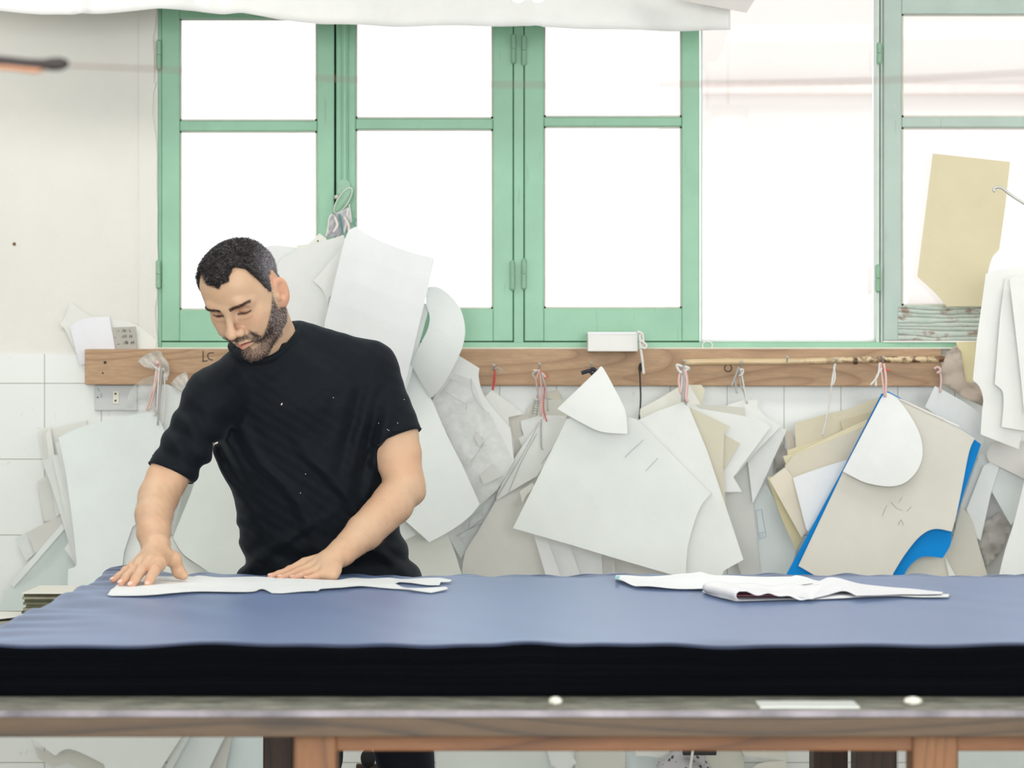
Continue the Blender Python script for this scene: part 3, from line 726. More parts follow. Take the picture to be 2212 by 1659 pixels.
# blue edged card
card('bright blue card whose edges show around the large beige card', Z8, [(735, 455), (780, 438), (950, 530), (1060, 585), (1340, 750), (1385, 783), (1352, 880, 1), (1270, 1110, 1), (1195, 1352), (1185, 1440, 1), (1135, 1525), (1010, 1515, 1), (935, 1560, 1), (890, 1620), (880, 1680), (90, 1680), (480, 955)], .30, mat=M['blue_card'])
bg_ = card('large beige card lying over the bright blue card', Z8, [(745, 480), (790, 452), (1240, 680), (1345, 745), (1308, 830, 1), (1262, 1060, 1), (1225, 1240, 1), (1195, 1352), (1080, 1335, 1), (985, 1385, 1), (890, 1500, 1), (815, 1620), (790, 1690), (390, 1690), (195, 1575), (482, 970)], .318, (211, 208, 197), thick=.002)
lines(bg_, Z8, [[(770, 1180), (740, 1250)], [(800, 1160), (835, 1200), (870, 1210)], [(850, 1160), (870, 1130)], [(845, 1310), (865, 1275), (880, 1310)], [(900, 1220), (930, 1190)]], .3195, .0009)
lines(bg_, Z8, [[(860, 490), (1010, 560), (1240, 665)]], .3200, .004, 'wstring', 'white_edge')
card('white teardrop shaped card hanging on top of the blue edged card', Z8, [(730, 490), (762, 440), (830, 478, 1), (895, 555, 1), (955, 650, 1), (995, 750, 1), (1003, 860, 1), (965, 960, 1), (885, 1035, 1), (780, 1058, 1), (640, 1035, 1), (560, 1000, 1), (485, 960)], .345, (232, 234, 232), bend=(45, .008))
card('pale card with round shoulder behind the top right of the beige card', Z8, [(1020, 540), (1085, 403), (1200, 465, 1), (1300, 525, 1), (1385, 600, 1), (1412, 740), (1385, 800), (1330, 760)], .20, (222, 223, 221))
# far right
card('crumpled brown paper hanging beside the end of the plank', Z8, [(1160, 190), (1222, 138), (1255, 180), (1285, 380), (1390, 385), (1405, 470), (1395, 535), (1270, 480), (1130, 385), (1118, 310)], .14, (188, 172, 158), name='crumpled_paper', cat='paper', crumple=.004, cuts=14)
card('yellow card behind the big white templates at the plank end', Z8, [(1222, 116), (1390, 112), (1390, 370), (1290, 382), (1245, 200)], .12, (224, 212, 168))
card('thin grey beige paper low behind the white templates', Z8, [(1455, 765), (1680, 760), (1720, 1030), (1665, 1008), (1432, 892), (1420, 850)], .16, (213, 210, 205))
card('first white strip card right of the blue edge', Z8, [(1375, 848), (1400, 840), (1440, 900), (1300, 1215), (1250, 1190)], .13, (220, 221, 218))
card('second white strip card right of the blue edge, longest', Z8, [(1400, 925), (1445, 900), (1502, 932), (1450, 1100), (1382, 1410), (1360, 1395), (1330, 1285), (1290, 1210)], .155, (226, 228, 225))
card('pale card with pointed lower corner left of the right hand edge', Z8, [(1490, 925), (1680, 1005), (1660, 1180), (1580, 1312), (1455, 1092)], .14, (213, 218, 215))
card('crumpled grey paper low in the gap at the right', Z8, [(1390, 1300), (1500, 1220), (1585, 1310), (1520, 1480), (1430, 1580), (1365, 1450)], .11, (170, 166, 160), name='crumpled_paper', cat='paper', crumple=.005, cuts=14)
card('grey white card in the gap behind the crumpled grey paper', Z8, [(1390, 1180), (1470, 1090), (1600, 1300), (1560, 1660), (1420, 1660)], .06, (190, 190, 188))
card('white card leaning at the right hand edge, low', Z8, [(1700, 900), (1660, 1050), (1600, 1290, 1), (1540, 1480, 1), (1490, 1690), (1800, 1690), (1800, 900)], .30, (225, 228, 225), bend=(0, .02))
card('greenish beige card with wavy edge below the blue edge', Z8, [(1255, 1185), (1300, 1235, 1), (1335, 1300, 1), (1372, 1450, 1), (1440, 1680), (1230, 1680), (1120, 1560), (1200, 1400)], .17, (210, 206, 192))
card('cream card low in the curve of the blue card', Z8, [(1000, 1520), (1060, 1505, 1), (1140, 1515), (1200, 1690), (860, 1690), (930, 1570, 1)], .21, (221, 217, 201))
card('thin white sliver standing between cream and greenish cards', Z8, [(1148, 1510), (1240, 1680), (1185, 1680)], .235, (230, 230, 224))
card('tall white template with notched side hanging at the right edge', ZR, [(592, 738), (640, 722, 1), (700, 712, 1), (840, 690), (860, 1600), (775, 1560), (760, 1636), (565, 1560), (572, 1440), (578, 1380, 1), (560, 1318, 1), (525, 1282), (545, 1080)], .34, (231, 232, 228))
card('middle white template in the bundle at the right edge', ZR, [(690, 762), (730, 745), (840, 740), (840, 1550), (775, 1540), (672, 1522), (682, 1420), (680, 1350, 1), (662, 1322, 1), (637, 1303), (665, 950)], .365, (229, 230, 226))
card('front white template in the bundle at the right edge', ZR, [(712, 765), (760, 745), (850, 735), (850, 1500), (787, 1440), (772, 1280), (740, 1000)], .39, (230, 231, 227))
# paper taped to the window
yp = card('yellowed translucent paper taped inside the right window', ZR, [(320, 122), (716, 165), (690, 400), (660, 615), (625, 655, 1), (605, 720, 1), (590, 800), (590, 905), (390, 905), (330, 835, 1), (240, 752)], .035, (214, 203, 168), name='taped_paper', cat='paper', group=None, thick=.0006)
# wire hook at the right
bm = bmesh.new(); pts = [P(1880 + x / 2.37, 280 + y / 2.37, WY - .42) for x, y in ((640, 318), (630, 306), (645, 296), (675, 300), (720, 335), (800, 385), (900, 440))]
tube(bm, catmull(pts, 5), .0035, 8)
obj('wire_hook', bm, M['steel'], smooth=True, label='bent grey metal wire hook at the right edge, before the window', cat='hook')

# ---- white cardboard box on the plank
bm = bmesh.new(); pbox(bm, 1270, 1378, 722, 759, WY - .13, .10, .002)
bxo = obj('small_box', bm, paper((232, 231, 226)), label='small white cardboard box lying on the plank under the window', cat='box')
bm = bmesh.new(); pbox(bm, 1269, 1379, 717, 723, WY - .131, .102, .002); obj('lid', bm, paper((238, 238, 240)), bxo)
bm = bmesh.new()
for k, seg in enumerate(([(1376, 716), (1388, 722), (1389, 742), (1384, 752)], [(1382, 722), (1384, 752), (1388, 780), (1391, 808)], [(1384, 735), (1396, 745), (1394, 752), (1384, 750)])):
    tube(bm, catmull([P(x, y, WY - .137 - .003 * k) for x, y in seg], 5), .0035, 6)
obj('string_tail', bm, M['wstring'], bxo, smooth=True)
bm = bmesh.new(); c = [P(1384, 786, WY - .1), P(1382, 800, WY - .11), P(1384, 860, WY - .12), P(1381, 905, WY - .13)]
tube(bm, catmull(c, 5), [.0035 if i < 6 else .0022 for i in range(16)], 8)
c0 = P(1383, 796, WY - .105); tube(bm, [c0 + Vector((0, 0, .01)), c0, c0 - Vector((0, 0, .01))], [.002, .006, .002], 8)
obj('black_cord', bm, M['black'], smooth=True, label='straight black cord hanging from a nail below the white box', cat='cord')
bm = bmesh.new()
for seg, r in (([(1278, 800), (1265, 803), (1256, 806)], .005), ([(1276, 797), (1286, 800), (1284, 812)], .005), ([(1275, 803), (1281, 810)], .004)):
    tube(bm, catmull([P(x, y, WY - .36 + .0) for x, y in seg], 4), r, 8)
obj('ribbon_knot', bm, M['navy_ribbon'], smooth=True, label='knotted black ribbon tying the shield shaped card to its nail', cat='ribbon')

# ---- cord bundles
def cords(label, segs, mats, cat='cord', r=.0016, name='cord_bundle', Y=WY - .12):
    t = empty(name, P(segs[0][0][0], segs[0][0][1], Y), label, cat, 'cords hanging from the plank')
    for i, s in enumerate(segs):
        bm = bmesh.new(); tube(bm, catmull([P(x, y, Y - .003 * (i % 3)) for x, y in s], 5), r * (1 + .25 * (i % 2)), 6)
        obj('strand', bm, M[mats[i % len(mats)]], t, smooth=True)
    return t
cords('single taut red cord hanging right of the film wrapped bodice', [[(1070, 796), (1066, 820), (1063, 842)], [(1069, 798), (1069, 822), (1065, 843)], [(1068, 797), (1078, 795), (1083, 803), (1077, 806)]], ['red', 'red', 'gstring'])
cords('tangled pink and red cords with a long tail, below the plank left of the shield', [[(1165, 797), (1158, 830), (1168, 870), (1175, 905)], [(1163, 800), (1150, 808), (1158, 822), (1164, 870)], [(1167, 800), (1176, 830), (1174, 880), (1181, 911)],
      [(1166, 800), (1170, 850), (1168, 900)], [(1152, 800), (1160, 800), (1172, 806), (1180, 818)], [(1170, 805), (1181, 850), (1183, 888)], [(1160, 815), (1162, 845), (1160, 860)], [(1169, 905), (1169, 960), (1173, 972)], [(1176, 818), (1184, 812), (1180, 806)]],
      ['pink', 'gstring', 'red', 'pink', 'wstring', 'gstring', 'red', 'gstring', 'red'], Y=WY - .15)
cords('white cloth strips knotted on the nail at the left end of the cane', [[(1476, 790), (1473, 830), (1474, 868)], [(1477, 790), (1478, 830), (1475, 868)], [(1474, 792), (1462, 788), (1466, 800), (1473, 806)], [(1478, 792), (1488, 796), (1480, 800)],
      [(1470, 800), (1466, 825), (1472, 850)], [(1480, 800), (1484, 825), (1482, 860), (1488, 868)]], ['wstring', 'gstring', 'wstring', 'wstring', 'pink', 'pink'], r=.0034, Y=WY - .30)
cords('grey strings tied in a bow under the ring', [[(1597, 793), (1600, 830), (1608, 850), (1614, 872)], [(1596, 793), (1586, 820), (1580, 834)], [(1598, 800), (1605, 798), (1604, 808), (1596, 812)], [(1588, 820), (1590, 840), (1592, 850)], [(1600, 795), (1606, 830), (1613, 870)]], ['gstring', 'gstring', 'wstring', 'gstring', 'wstring'], r=.002, Y=WY - .16)
cords('long straight white string reaching down to the tan stack', [[(1803, 786), (1797, 830), (1786, 900), (1776, 942)], [(1804, 786), (1800, 810), (1796, 835)], [(1801, 792), (1804, 815), (1799, 832)]], ['wstring', 'wstring', 'wstring'], r=.0024, Y=WY - .21)
cords('pale pink strings with red tip holding the teardrop card', [[(1902, 783), (1906, 820), (1911, 857)], [(1909, 785), (1914, 820), (1912, 858)], [(1900, 784), (1896, 812), (1880, 832)], [(1905, 795), (1893, 815), (1892, 834)], [(1908, 796), (1918, 800), (1922, 798)]], ['pink', 'pink', 'wstring', 'wstring', 'red'], r=.0024, Y=WY - .355)
cords('short pinkish string at the right end of the plank', [[(2030, 800), (2033, 820), (2031, 848)], [(2018, 797), (2026, 793), (2032, 800), (2024, 806)]], ['pink', 'pink'], r=.0026, Y=WY - .21)
# metal clip
bm = bmesh.new(); a = P(1160, 865, WY - .09); b = P(1154, 897, WY - .09); tube(bm, [a.lerp(b, i / 12) for i in range(13)], [.0075 - .0012 * (i % 2) for i in range(13)], 12)
obj('metal_clip', bm, M['steel'], label='small ribbed metal tube hanging beside the pink cords', cat='clip')

# plastic bag with strings on the left
bagp = empty('plastic_bag', P(340, 780, WY - .08), 'crumpled clear plastic bag tied up on the plank beside the socket', 'bag')
def bag(pts, d, crump, mat='film'):
    return obj('bag_film', card_mesh(T0, pts, d, crumple=crump, cuts=22, thick=.0006), M[mat], bagp, smooth=True)
bag([(1145, 825), (1200, 770, 1), (1290, 720, 1), (1370, 690, 1), (1440, 692, 1), (1470, 760), (1530, 830, 1), (1550, 960, 1), (1500, 1100), (1440, 960), (1380, 930), (1240, 890)], .10, .005)
bag([(1360, 990), (1380, 1180), (1350, 1440), (1150, 1430), (1030, 1440), (880, 1400), (1010, 1340), (1060, 1180, 1), (1180, 1060, 1)], .07, .004, 'filmthin')
bag([(1560, 1100), (1640, 1010), (1770, 940), (1785, 1060), (1740, 1180), (1700, 1205), (1600, 1150)], .13, .004)
tt = []
for i, (s, m_) in enumerate((([(1400, 850), (1385, 1100), (1375, 1400), (1380, 1640)], 'gstring'), ([(1420, 860), (1330, 1200), (1260, 1440)], 'pink'), ([(1430, 870), (1360, 1180), (1290, 1440)], 'pink'),
                             ([(1450, 900), (1430, 1200), (1400, 1620)], 'gstring'), ([(1470, 900), (1490, 1200), (1460, 1630)], 'wstring'), ([(1390, 880), (1360, 1100), (1330, 1400)], 'wstring'), ([(1300, 830), (1360, 890), (1420, 930)], 'wstring'),
                             ([(1420, 900), (1400, 1250), (1390, 1480)], 'wstring'), ([(1480, 930), (1450, 1100), (1410, 1400)], 'gstring'))):
    bm = bmesh.new(); tube(bm, catmull([P(100 + x / 5.821, 640 + y / 5.821, WY - .16 - .004 * (i % 4)) for x, y in s], 5), .0022, 6)
    obj('tie_string', bm, M[m_], bagp, smooth=True)
bm = bmesh.new(); c = P(340, 784, WY - .17); bmesh.ops.create_uvsphere(bm, u_segments=12, v_segments=8, radius=.0065, matrix=Matrix.Translation(c)); obj('knot', bm, M['pink'], bagp, smooth=True)
bm = bmesh.new(); tube(bm, catmull([P(x, y, WY - .18) for x, y in ((325, 884), (330, 879), (336, 882), (337, 892), (333, 898))], 4), .0018, 6)
obj('wire_loop', bm, M['steel'], bagp, smooth=True)

# window latch with cloth strips
la = empty('window_latch', P(743, 415, WY - .02), 'green oval window latch with white rim on the meeting stiles', 'latch')
bm = bmesh.new(); pts = [P(743 + 14 * math.cos(t_ * math.pi / 12), 402 - 14 * math.sin(t_ * math.pi / 12), WY - .018) for t_ in range(13)] + [P(729, 470, WY - .018), P(757, 470, WY - .018)][:2]
f = [bm.verts.new(p) for p in pts]; k = [bm.verts.new(p + Vector((0, .006, 0))) for p in pts]
bm.faces.new(f); bm.faces.new(k[::-1])
for i in range(len(f)): bm.faces.new((f[(i + 1) % len(f)], f[i], k[i], k[(i + 1) % len(f)]))
bmesh.ops.recalc_face_normals(bm, faces=bm.faces[:]); obj('backplate', bm, M['green_hinge'], la)
bm = bmesh.new(); c = P(741, 433, WY - .05)
bmesh.ops.create_uvsphere(bm, u_segments=24, v_segments=14, radius=1, matrix=Matrix.Translation(c) @ Matrix.Rotation(math.radians(33), 4, 'Y') @ Matrix.Diagonal((.0125, .006, .037, 1)))
obj('oval_grip', bm, M['green_hinge'], la, smooth=True)
bm = bmesh.new(); R_ = Matrix.Rotation(math.radians(33), 3, 'Y')
tube(bm, [c + R_ @ Vector((.0135 * math.cos(t_ * math.pi / 14), 0, .039 * math.sin(t_ * math.pi / 14))) for t_ in range(28)], .0016, 6, closed=True)
obj('rim', bm, simple('latch_rim', (222, 226, 214), .5), la, smooth=True)
bm = bmesh.new(); tube(bm, [P(730, 423, WY - .03), P(726, 426, WY - .045)], [.004, .006], 8); obj('spindle', bm, M['putty'], la, smooth=True)
bm = bmesh.new(); tube(bm, [P(738, 432, WY - .05), P(740, 432, WY - .01)], .004, 8); obj('latch_stem', bm, M['green_hinge'], la, smooth=True)
t = empty('cloth_ties', P(735, 470, WY - .12), 'white and teal cloth strips tying the card bundle to the window latch', 'ties')
for i, (s, m_, r) in enumerate((([(520, 340), (500, 380), (495, 430), (480, 500)], 'wstring', .004), ([(560, 340), (530, 420), (500, 490)], 'gstring', .005), ([(575, 340), (590, 430), (610, 525)], 'teal', .0035), ([(600, 330), (635, 380), (660, 455)], 'gstring', .0028),
                                ([(645, 270), (655, 340), (660, 400)], 'wstring', .0024), ([(590, 350), (560, 400), (590, 450), (560, 500)], 'gstring', .006), ([(640, 300), (630, 350), (620, 420), (600, 480)], 'wstring', .006), ([(680, 370), (695, 385), (675, 400), (690, 430)], 'teal', .0018),
                                ([(540, 360), (560, 420), (530, 470)], 'wstring', .006), ([(610, 360), (640, 420), (640, 460)], 'wstring', .005))):
    bm = bmesh.new(); tube(bm, catmull([P(560 + x / 3.318, 360 + y / 3.318, WY - .1 - .012 * (i % 5)) for x, y in s], 5), r * .62, 7)
    obj('cloth_strip', bm, M[m_], t, smooth=True)

card('crumpled lilac grey cloth scrap tied below the oval latch', Z5, [(500, 350), (560, 335), (640, 290), (655, 330), (650, 430), (610, 490), (560, 500), (478, 512), (498, 430)], .09, (208, 206, 214), name='cloth_scrap', cat='cloth', group=None, crumple=.006, cuts=18, thick=.0008)
# white cloth hung across the top in front of the windows
def top_cloth():
    xs = np.linspace(-120, 1578, 170); n = 26; V = []; Fc = []
    edge = [(-120, 22), (0, 22), (90, 30), (165, 33), (176, 31), (220, 30), (345, 20), (420, 23), (480, 29), (520, 26), (600, 41), (700, 53), (850, 58), (1000, 54), (1070, 55), (1155, 57), (1163, 49), (1167, 60), (1250, 63), (1400, 66), (1540, 64), (1578, 65)]
    ex = [e[0] for e in edge]; ey = [e[1] for e in edge]
    Y0 = 6.95
    for i, x in enumerate(xs):
        yb = np.interp(x, ex, ey)
        for j in range(n):
            s = j / (n - 1); top = P(x, yb, Y0).z
            z = top + s * (2.75 - top)
            y = Y0 + .012 * math.sin(x * .013 + 1) + .01 * math.sin(x * .031) * (1 - s) - .02 * math.exp(-((x - 176) / 9) ** 2) * (1 - s) + .03 * math.sin(s * 3)
            V.append((P(x, 0, Y0).x, y, z))
    for i in range(len(xs) - 1):
        for j in range(n - 1):
            a = i * n + j; Fc.append((a, a + n, a + n + 1, a + 1))
    return np.array(V), np.array(Fc)
V, Fc = top_cloth()
tcm = simple('white_cloth', (238, 238, 235), .85, .02)
tco = mesh_np('hanging_cloth', V, Fc, tcm, label='long white cloth sheet hung across the top of the windows', cat='cloth')
md = tco.modifiers.new('thickness', 'SOLIDIFY'); md.thickness = .0015
cf = card('greyish flap of cloth hanging lower near the top of the clear pane', (1.8251, 1000, 0), [(700, -120), (1180, -120), (1150, 0), (1118, 50), (990, 26, 1), (850, 0)], .45, (206, 200, 196), name='cloth_flap', cat='cloth', group=None, bend=(20, .02))
bm = bmesh.new(); bx(bm, WL, 1.4, 6.93, 6.99, 2.75, 2.80, .003)
obj('ceiling_batten', bm, M['oldwood'], label='wooden batten above the frame that carries the white cloth', cat='batten')
bm = bmesh.new()

# fluorescent lamps over the table (only their far ends reach into the photo)
for i, (xa, xb, pyb, lab_) in enumerate(((441, 488, 17, 'leftmost twin tube lamp end hanging at the top edge'), (1120, 1162, 10, 'middle twin tube lamp end hanging at the top edge'), (1800, 1842, 3, 'right twin tube lamp end at the top edge over the clear pane'))):
    Yf = 5.9
    e = P((xa + xb) / 2, pyb, Yf); t = empty('tube_lamp', (e.x, Yf - .6, e.z), lab_, 'lamp', 'twin tube lamps above the table')
    for xx in (xa, xb):
        q = P(xx, pyb, Yf); r = .0185; z = q.z + r
        bm = bmesh.new(); tube(bm, [(q.x, Yf, z), (q.x, Yf - .012, z), (q.x, Yf - .03, z), (q.x, Yf - 1.2, z)], [.008, .0165, r, r], 18)
        obj('tube', bm, M['lamp'], t, smooth=True)
    bm = bmesh.new(); bx(bm, e.x - .06, e.x + .06, Yf - 1.2, Yf - .05, e.z + .045, e.z + .085, .004)
    hz = obj('housing', bm, M['white_plastic'], t)
    bm = bmesh.new()
    for yy in (Yf - 1.1, Yf - .15): tube(bm, [(e.x, yy, e.z + .08), (e.x, yy, CEIL)], .003, 6)
    obj('hanger', bm, M['steel'], t)

# ================================================================== cutting table
ZT, ZS = CAMZ - .4618, CAMZ - .3836        # table top, top of the fabric stack
TX0, TX1, TY0, TY1 = -2.0, 2.3, 3.925, 5.66
tab = empty('cutting_table', (0, (TY0 + TY1) / 2, 0), 'long old wooden cutting table carrying the dark blue fabric stack', 'table')
def worn():
    m, nt, b = new_mat('worn_table_top')
    f = noise(nt, coords(nt, (2.5, 7, 7)), 6, 6, .7); g = noise(nt, coords(nt, (1, 1.6, 1)), 28, 5, .7)
    a = ramp(nt, f, [(.33, lin((84, 84, 74))), (.5, lin((128, 128, 116))), (.68, lin((170, 168, 156)))])
    nt.links.new(mix(nt, ramp(nt, g, [(.6, (0,) * 3), (.7, (.6,) * 3)]), a, lin((184, 182, 170))), b.inputs['Base Color'])
    b.inputs['Roughness'].default_value = .55; bump(nt, b, g, .3, .002); return m
M['worn'] = worn()
bm = bmesh.new(); bx(bm, TX0, TX1, TY0 + .004, TY1, ZT - .03, ZT, .004); obj('table_top', bm, M['worn'], tab)
bm = bmesh.new(); bx(bm, TX0, TX1, TY0 - .004, TY0 + .004, ZT - .0088, ZT + .0006, .0015); obj('metal_edge_strip', bm, simple('worn_metal_edge', (142, 136, 142), .6, .5, 11), tab)
bm = bmesh.new(); bx(bm, TX0, TX1, TY0 - .003, TY0 + .045, ZT - .037, ZT - .0086, .002); obj('edge_board', bm, M['oldwood'], tab)
bm = bmesh.new(); x0 = P(636, 0, 3.99).x; bx(bm, x0, TX1, TY0 + .06, TY0 + .10, P(0, 1622, 3.99).z, ZT - .0305, .003); obj('front_rail', bm, M['orange'], tab)
bm = bmesh.new(); bx(bm, TX0, TX1, TY1 - .10, TY1 - .06, ZT - .085, ZT - .0305, .003); obj('back_rail', bm, M['orange'], tab)
def leg(px0, px1, Y, dep, mat, nm='leg', lab=None, tops=ZT - .0305):
    a = P(px0, 0, Y).x; b = P(px1, 0, Y).x
    bm = bmesh.new(); bx(bm, a, b, Y, Y + dep, 0, tops, .004); return obj(nm, bm, M[mat], tab, label=lab)
leg(634, 726, 3.975, .075, 'orangeleg', lab='orange brown front leg')
leg(1972, 2070, 3.975, .075, 'orangeleg', lab='lighter brown front leg')
leg(568, 628, 5.5, .09, 'darkleg', lab='dark rear leg')
leg(1850, 1938, 5.2, .09, 'darkleg', lab='dark middle leg')
leg(1758, 1832, 5.5, .09, 'darkleg', lab='dark rear leg')
# things lying on the front strip of the table top
def flat(name, label, cat, px0, px1, py0, py1, h, mat, bev=.001):
    a = PZ(px0, py1, ZT); b = PZ(px1, py0, ZT)
    bm = bmesh.new(); bx(bm, a.x, P(px1, 0, a.y).x, a.y, b.y, ZT + .0003, ZT + h, bev)
    return obj(name, bm, mat, label=label, cat=cat)
flat('ruler', 'white flat ruler lying on the front edge of the table', 'ruler', 1642, 1858, 1518, 1531, .003, paper((226, 230, 226)))
for px, lab_ in ((1200, 'small white chalk lump on the table edge, left of the ruler'), (1972, 'small cream chalk piece on the table edge, right of the ruler')):
    c = PZ(px, 1524, ZT); bm = bmesh.new()
    bmesh.ops.create_icosphere(bm, subdivisions=3, radius=1, matrix=Matrix.Translation(c + Vector((0, 0, .0065))) @ Matrix.Diagonal((.0095 if px < 1500 else .013, .012, .0065, 1)))
    for v in bm.verts: v.co += Vector((math.sin(v.co.y * 900), math.sin(v.co.x * 700), 0)) * .0012
    obj('tailors_chalk', bm, paper((232, 230, 218)), smooth=True, label=lab_, cat='chalk', group='chalk pieces on the table edge')
# block at the left rear of the table
bk = empty('cardboard_stack', PZ(100, 1312, ZT), 'low block of old greenish grey card offcuts at the left end of the table', 'stack')
rnd = random.Random(3)
for i in range(9):
    z0 = ZT + .0005 + i * .0055
    bm = bmesh.new(); a = P(52 + rnd.uniform(-5, 5), 0, 5.45); b = P(226 + rnd.uniform(-3, 3), 0, 5.45)
    bx(bm, a.x, b.x, 5.45 + rnd.uniform(-.008, .008), 5.64, z0, z0 + .0051, .0006)
    obj('offcut', bm, simple('offcut_%d' % i, [(96, 94, 70), (120, 118, 96), (78, 78, 58), (150, 146, 124)][i % 4], .8, .2, 60), bk)
bm = bmesh.new(); a = P(48, 0, 5.45); b = P(228, 0, 5.45); bx(bm, a.x, b.x, 5.44, 5.65, ZT + .0505, ZT + .052, .0006); obj('cover_card', bm, paper((222, 221, 210)), bk)
bm = bmesh.new()
pp = [PZ(-60, 1345, ZT + .004), PZ(-60, 1322, ZT + .004), PZ(45, 1323, ZT + .004), PZ(70, 1330, ZT + .004)]
f = bm.faces.new([bm.verts.new(p) for p in pp]); bmesh.ops.recalc_face_normals(bm, faces=[f]); bmesh.ops.solidify(bm, geom=[f], thickness=.0015)
obj('paper_sheet', bm, paper((222, 222, 214)), label='pale paper lying on the table at far left edge', cat='paper')

# stack of dark fabric layers
FX0, FX1, FY0, FY1 = -.82, 1.75, 4.10, 5.60
stk = empty('fabric_stack', (0, 4.85, ZT), 'thick stack of dark navy fabric layers spread over the table', 'fabric')
def top_h(X, Y):
    h = .0010 * np.sin(X * 4.1 + Y * 2 + np.sin(X * 1.7)) + .0005 * np.sin(X * 11 - Y * 6 + 2 * np.sin(X * 2.3 + Y)) + .0003 * np.sin(X * 26 + Y * 11 + 3 * np.sin(Y * 3 + X * 5))
    d = FY1 - Y                                             # ripples along the far edge
    h += np.exp(-(d / .07) ** 2) * (.0022 * np.sin(X * 31 + 2 * np.sin(X * 9)) + .0016 * np.sin(X * 83 + Y * 50) + .0015 * np.sin(X * 7))
    h += np.exp(-((d - .03) / .05) ** 2) * .0016 * np.sin(Y * 210 + 1.6 * np.sin(X * 7) + 1.1 * np.sin(X * 19 + 2)) * (.6 + .4 * np.sin(X * 13))
    l = X - FX0                                             # ridges at the left end
    h += np.exp(-(l / .10) ** 2) * (.003 * np.sin(Y * 17 + 1.2 + X * 9 + 2 * np.sin(Y * 5)) + .002 * np.sin(Y * 41 - X * 20 + 2 * np.sin(Y * 7)) + .003)
    h += .012 * np.exp(-(((X + .775) / .05) ** 2 + ((Y - 5.56) / .06) ** 2)) + .007 * np.exp(-(((X + .79) / .035) ** 2 + ((Y - 5.0) / .07) ** 2))
    h += np.exp(-((X + .62) / .16) ** 2) * np.exp(-((Y - 4.75) / .45) ** 2) * .003 * np.sin((X * .8 + Y * .5) * 34)
    h += .0017 * np.exp(-((Y - FY0) / .04) ** 2) * (np.sin(X * 9 + .7 + 2 * np.sin(X * 2.1)) + .7 * np.sin(X * 23 + 1.3 + 2 * np.sin(X * 3.3)) + .5 * np.sin(X * 47 + 3 * np.sin(X * 5)))
    return h
xs = np.concatenate([np.linspace(FX0, -.5, 90), np.linspace(-.495, FX1, 380)]); ys = np.concatenate([np.linspace(FY0, 5.44, 200), np.linspace(5.443, FY1, 70)])
Xg, Yg = np.meshgrid(xs, ys, indexing='ij')
H = ZS + top_h(Xg, Yg)
r = .018
def rnd_edge(d): return np.where(d < r, r - np.sqrt(np.maximum(0, r * r - (r - np.minimum(d, r)) ** 2)), 0)
H -= rnd_edge(Xg - FX0) + rnd_edge(FY1 - Yg) * .8 + rnd_edge((Yg - FY0) * 2.5) * .18
n1, n2 = Xg.shape
V = np.stack([Xg, Yg, H], -1).reshape(-1, 3)
idx = np.arange(n1 * n2).reshape(n1, n2)
Fq = np.stack([idx[:-1, :-1], idx[1:, :-1], idx[1:, 1:], idx[:-1, 1:]], -1).reshape(-1, 4)
tl = mesh_np('top_layer', V, Fq, M['navy'], stk)
md = tl.modifiers.new('thickness', 'SOLIDIFY'); md.thickness = .0012; md.offset = -1
# side skirt showing folded layers
def skirt():
    V = []; Fc = []; nz = 90
    loop = [(x, FY0, 0, -1) for x in np.linspace(FX0, FX1, 420)]
    loop += [(FX1, y, 1, 0) for y in np.linspace(FY0, FY1, 30)] + [(x, FY1, 0, 1) for x in np.linspace(FX1, FX0, 200)] + [(FX0, y, -1, 0) for y in np.linspace(FY1, FY0, 120)]
    L = len(loop); rr = random.Random(7); offs = [rr.uniform(-.003, .003) for _ in range(nz)]
    for i, (x, y, nx, ny) in enumerate(loop):
        zt = ZS + float(top_h(np.array(x), np.array(y))) - r * .95 - (.0 if ny == -1 else 0)
        if ny == -1: zt = ZS + float(top_h(np.array(x), np.array(y))) - r * .18 - .0008
        for j in range(nz):
            s = j / (nz - 1); z = zt + s * (ZT + .0006 - zt)
            o = (.0022 * math.sin(s * 150 + .8 * math.sin(x * 6 + y * 5)) + offs[j] * .8 + .003 * math.sin((x + y) * 7 + s * 5)) * min(1, s * 12)
            V.append((x + nx * o, y + ny * o, z))
    for i in range(L):
        k = (i + 1) % L
        for j in range(nz - 1): Fc.append((i * nz + j, i * nz + j + 1, k * nz + j + 1, k * nz + j))
    return np.array(V), np.array(Fc)
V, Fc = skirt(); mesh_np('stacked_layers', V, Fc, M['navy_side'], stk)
# dark front of the stack is shade painted into the side cloth

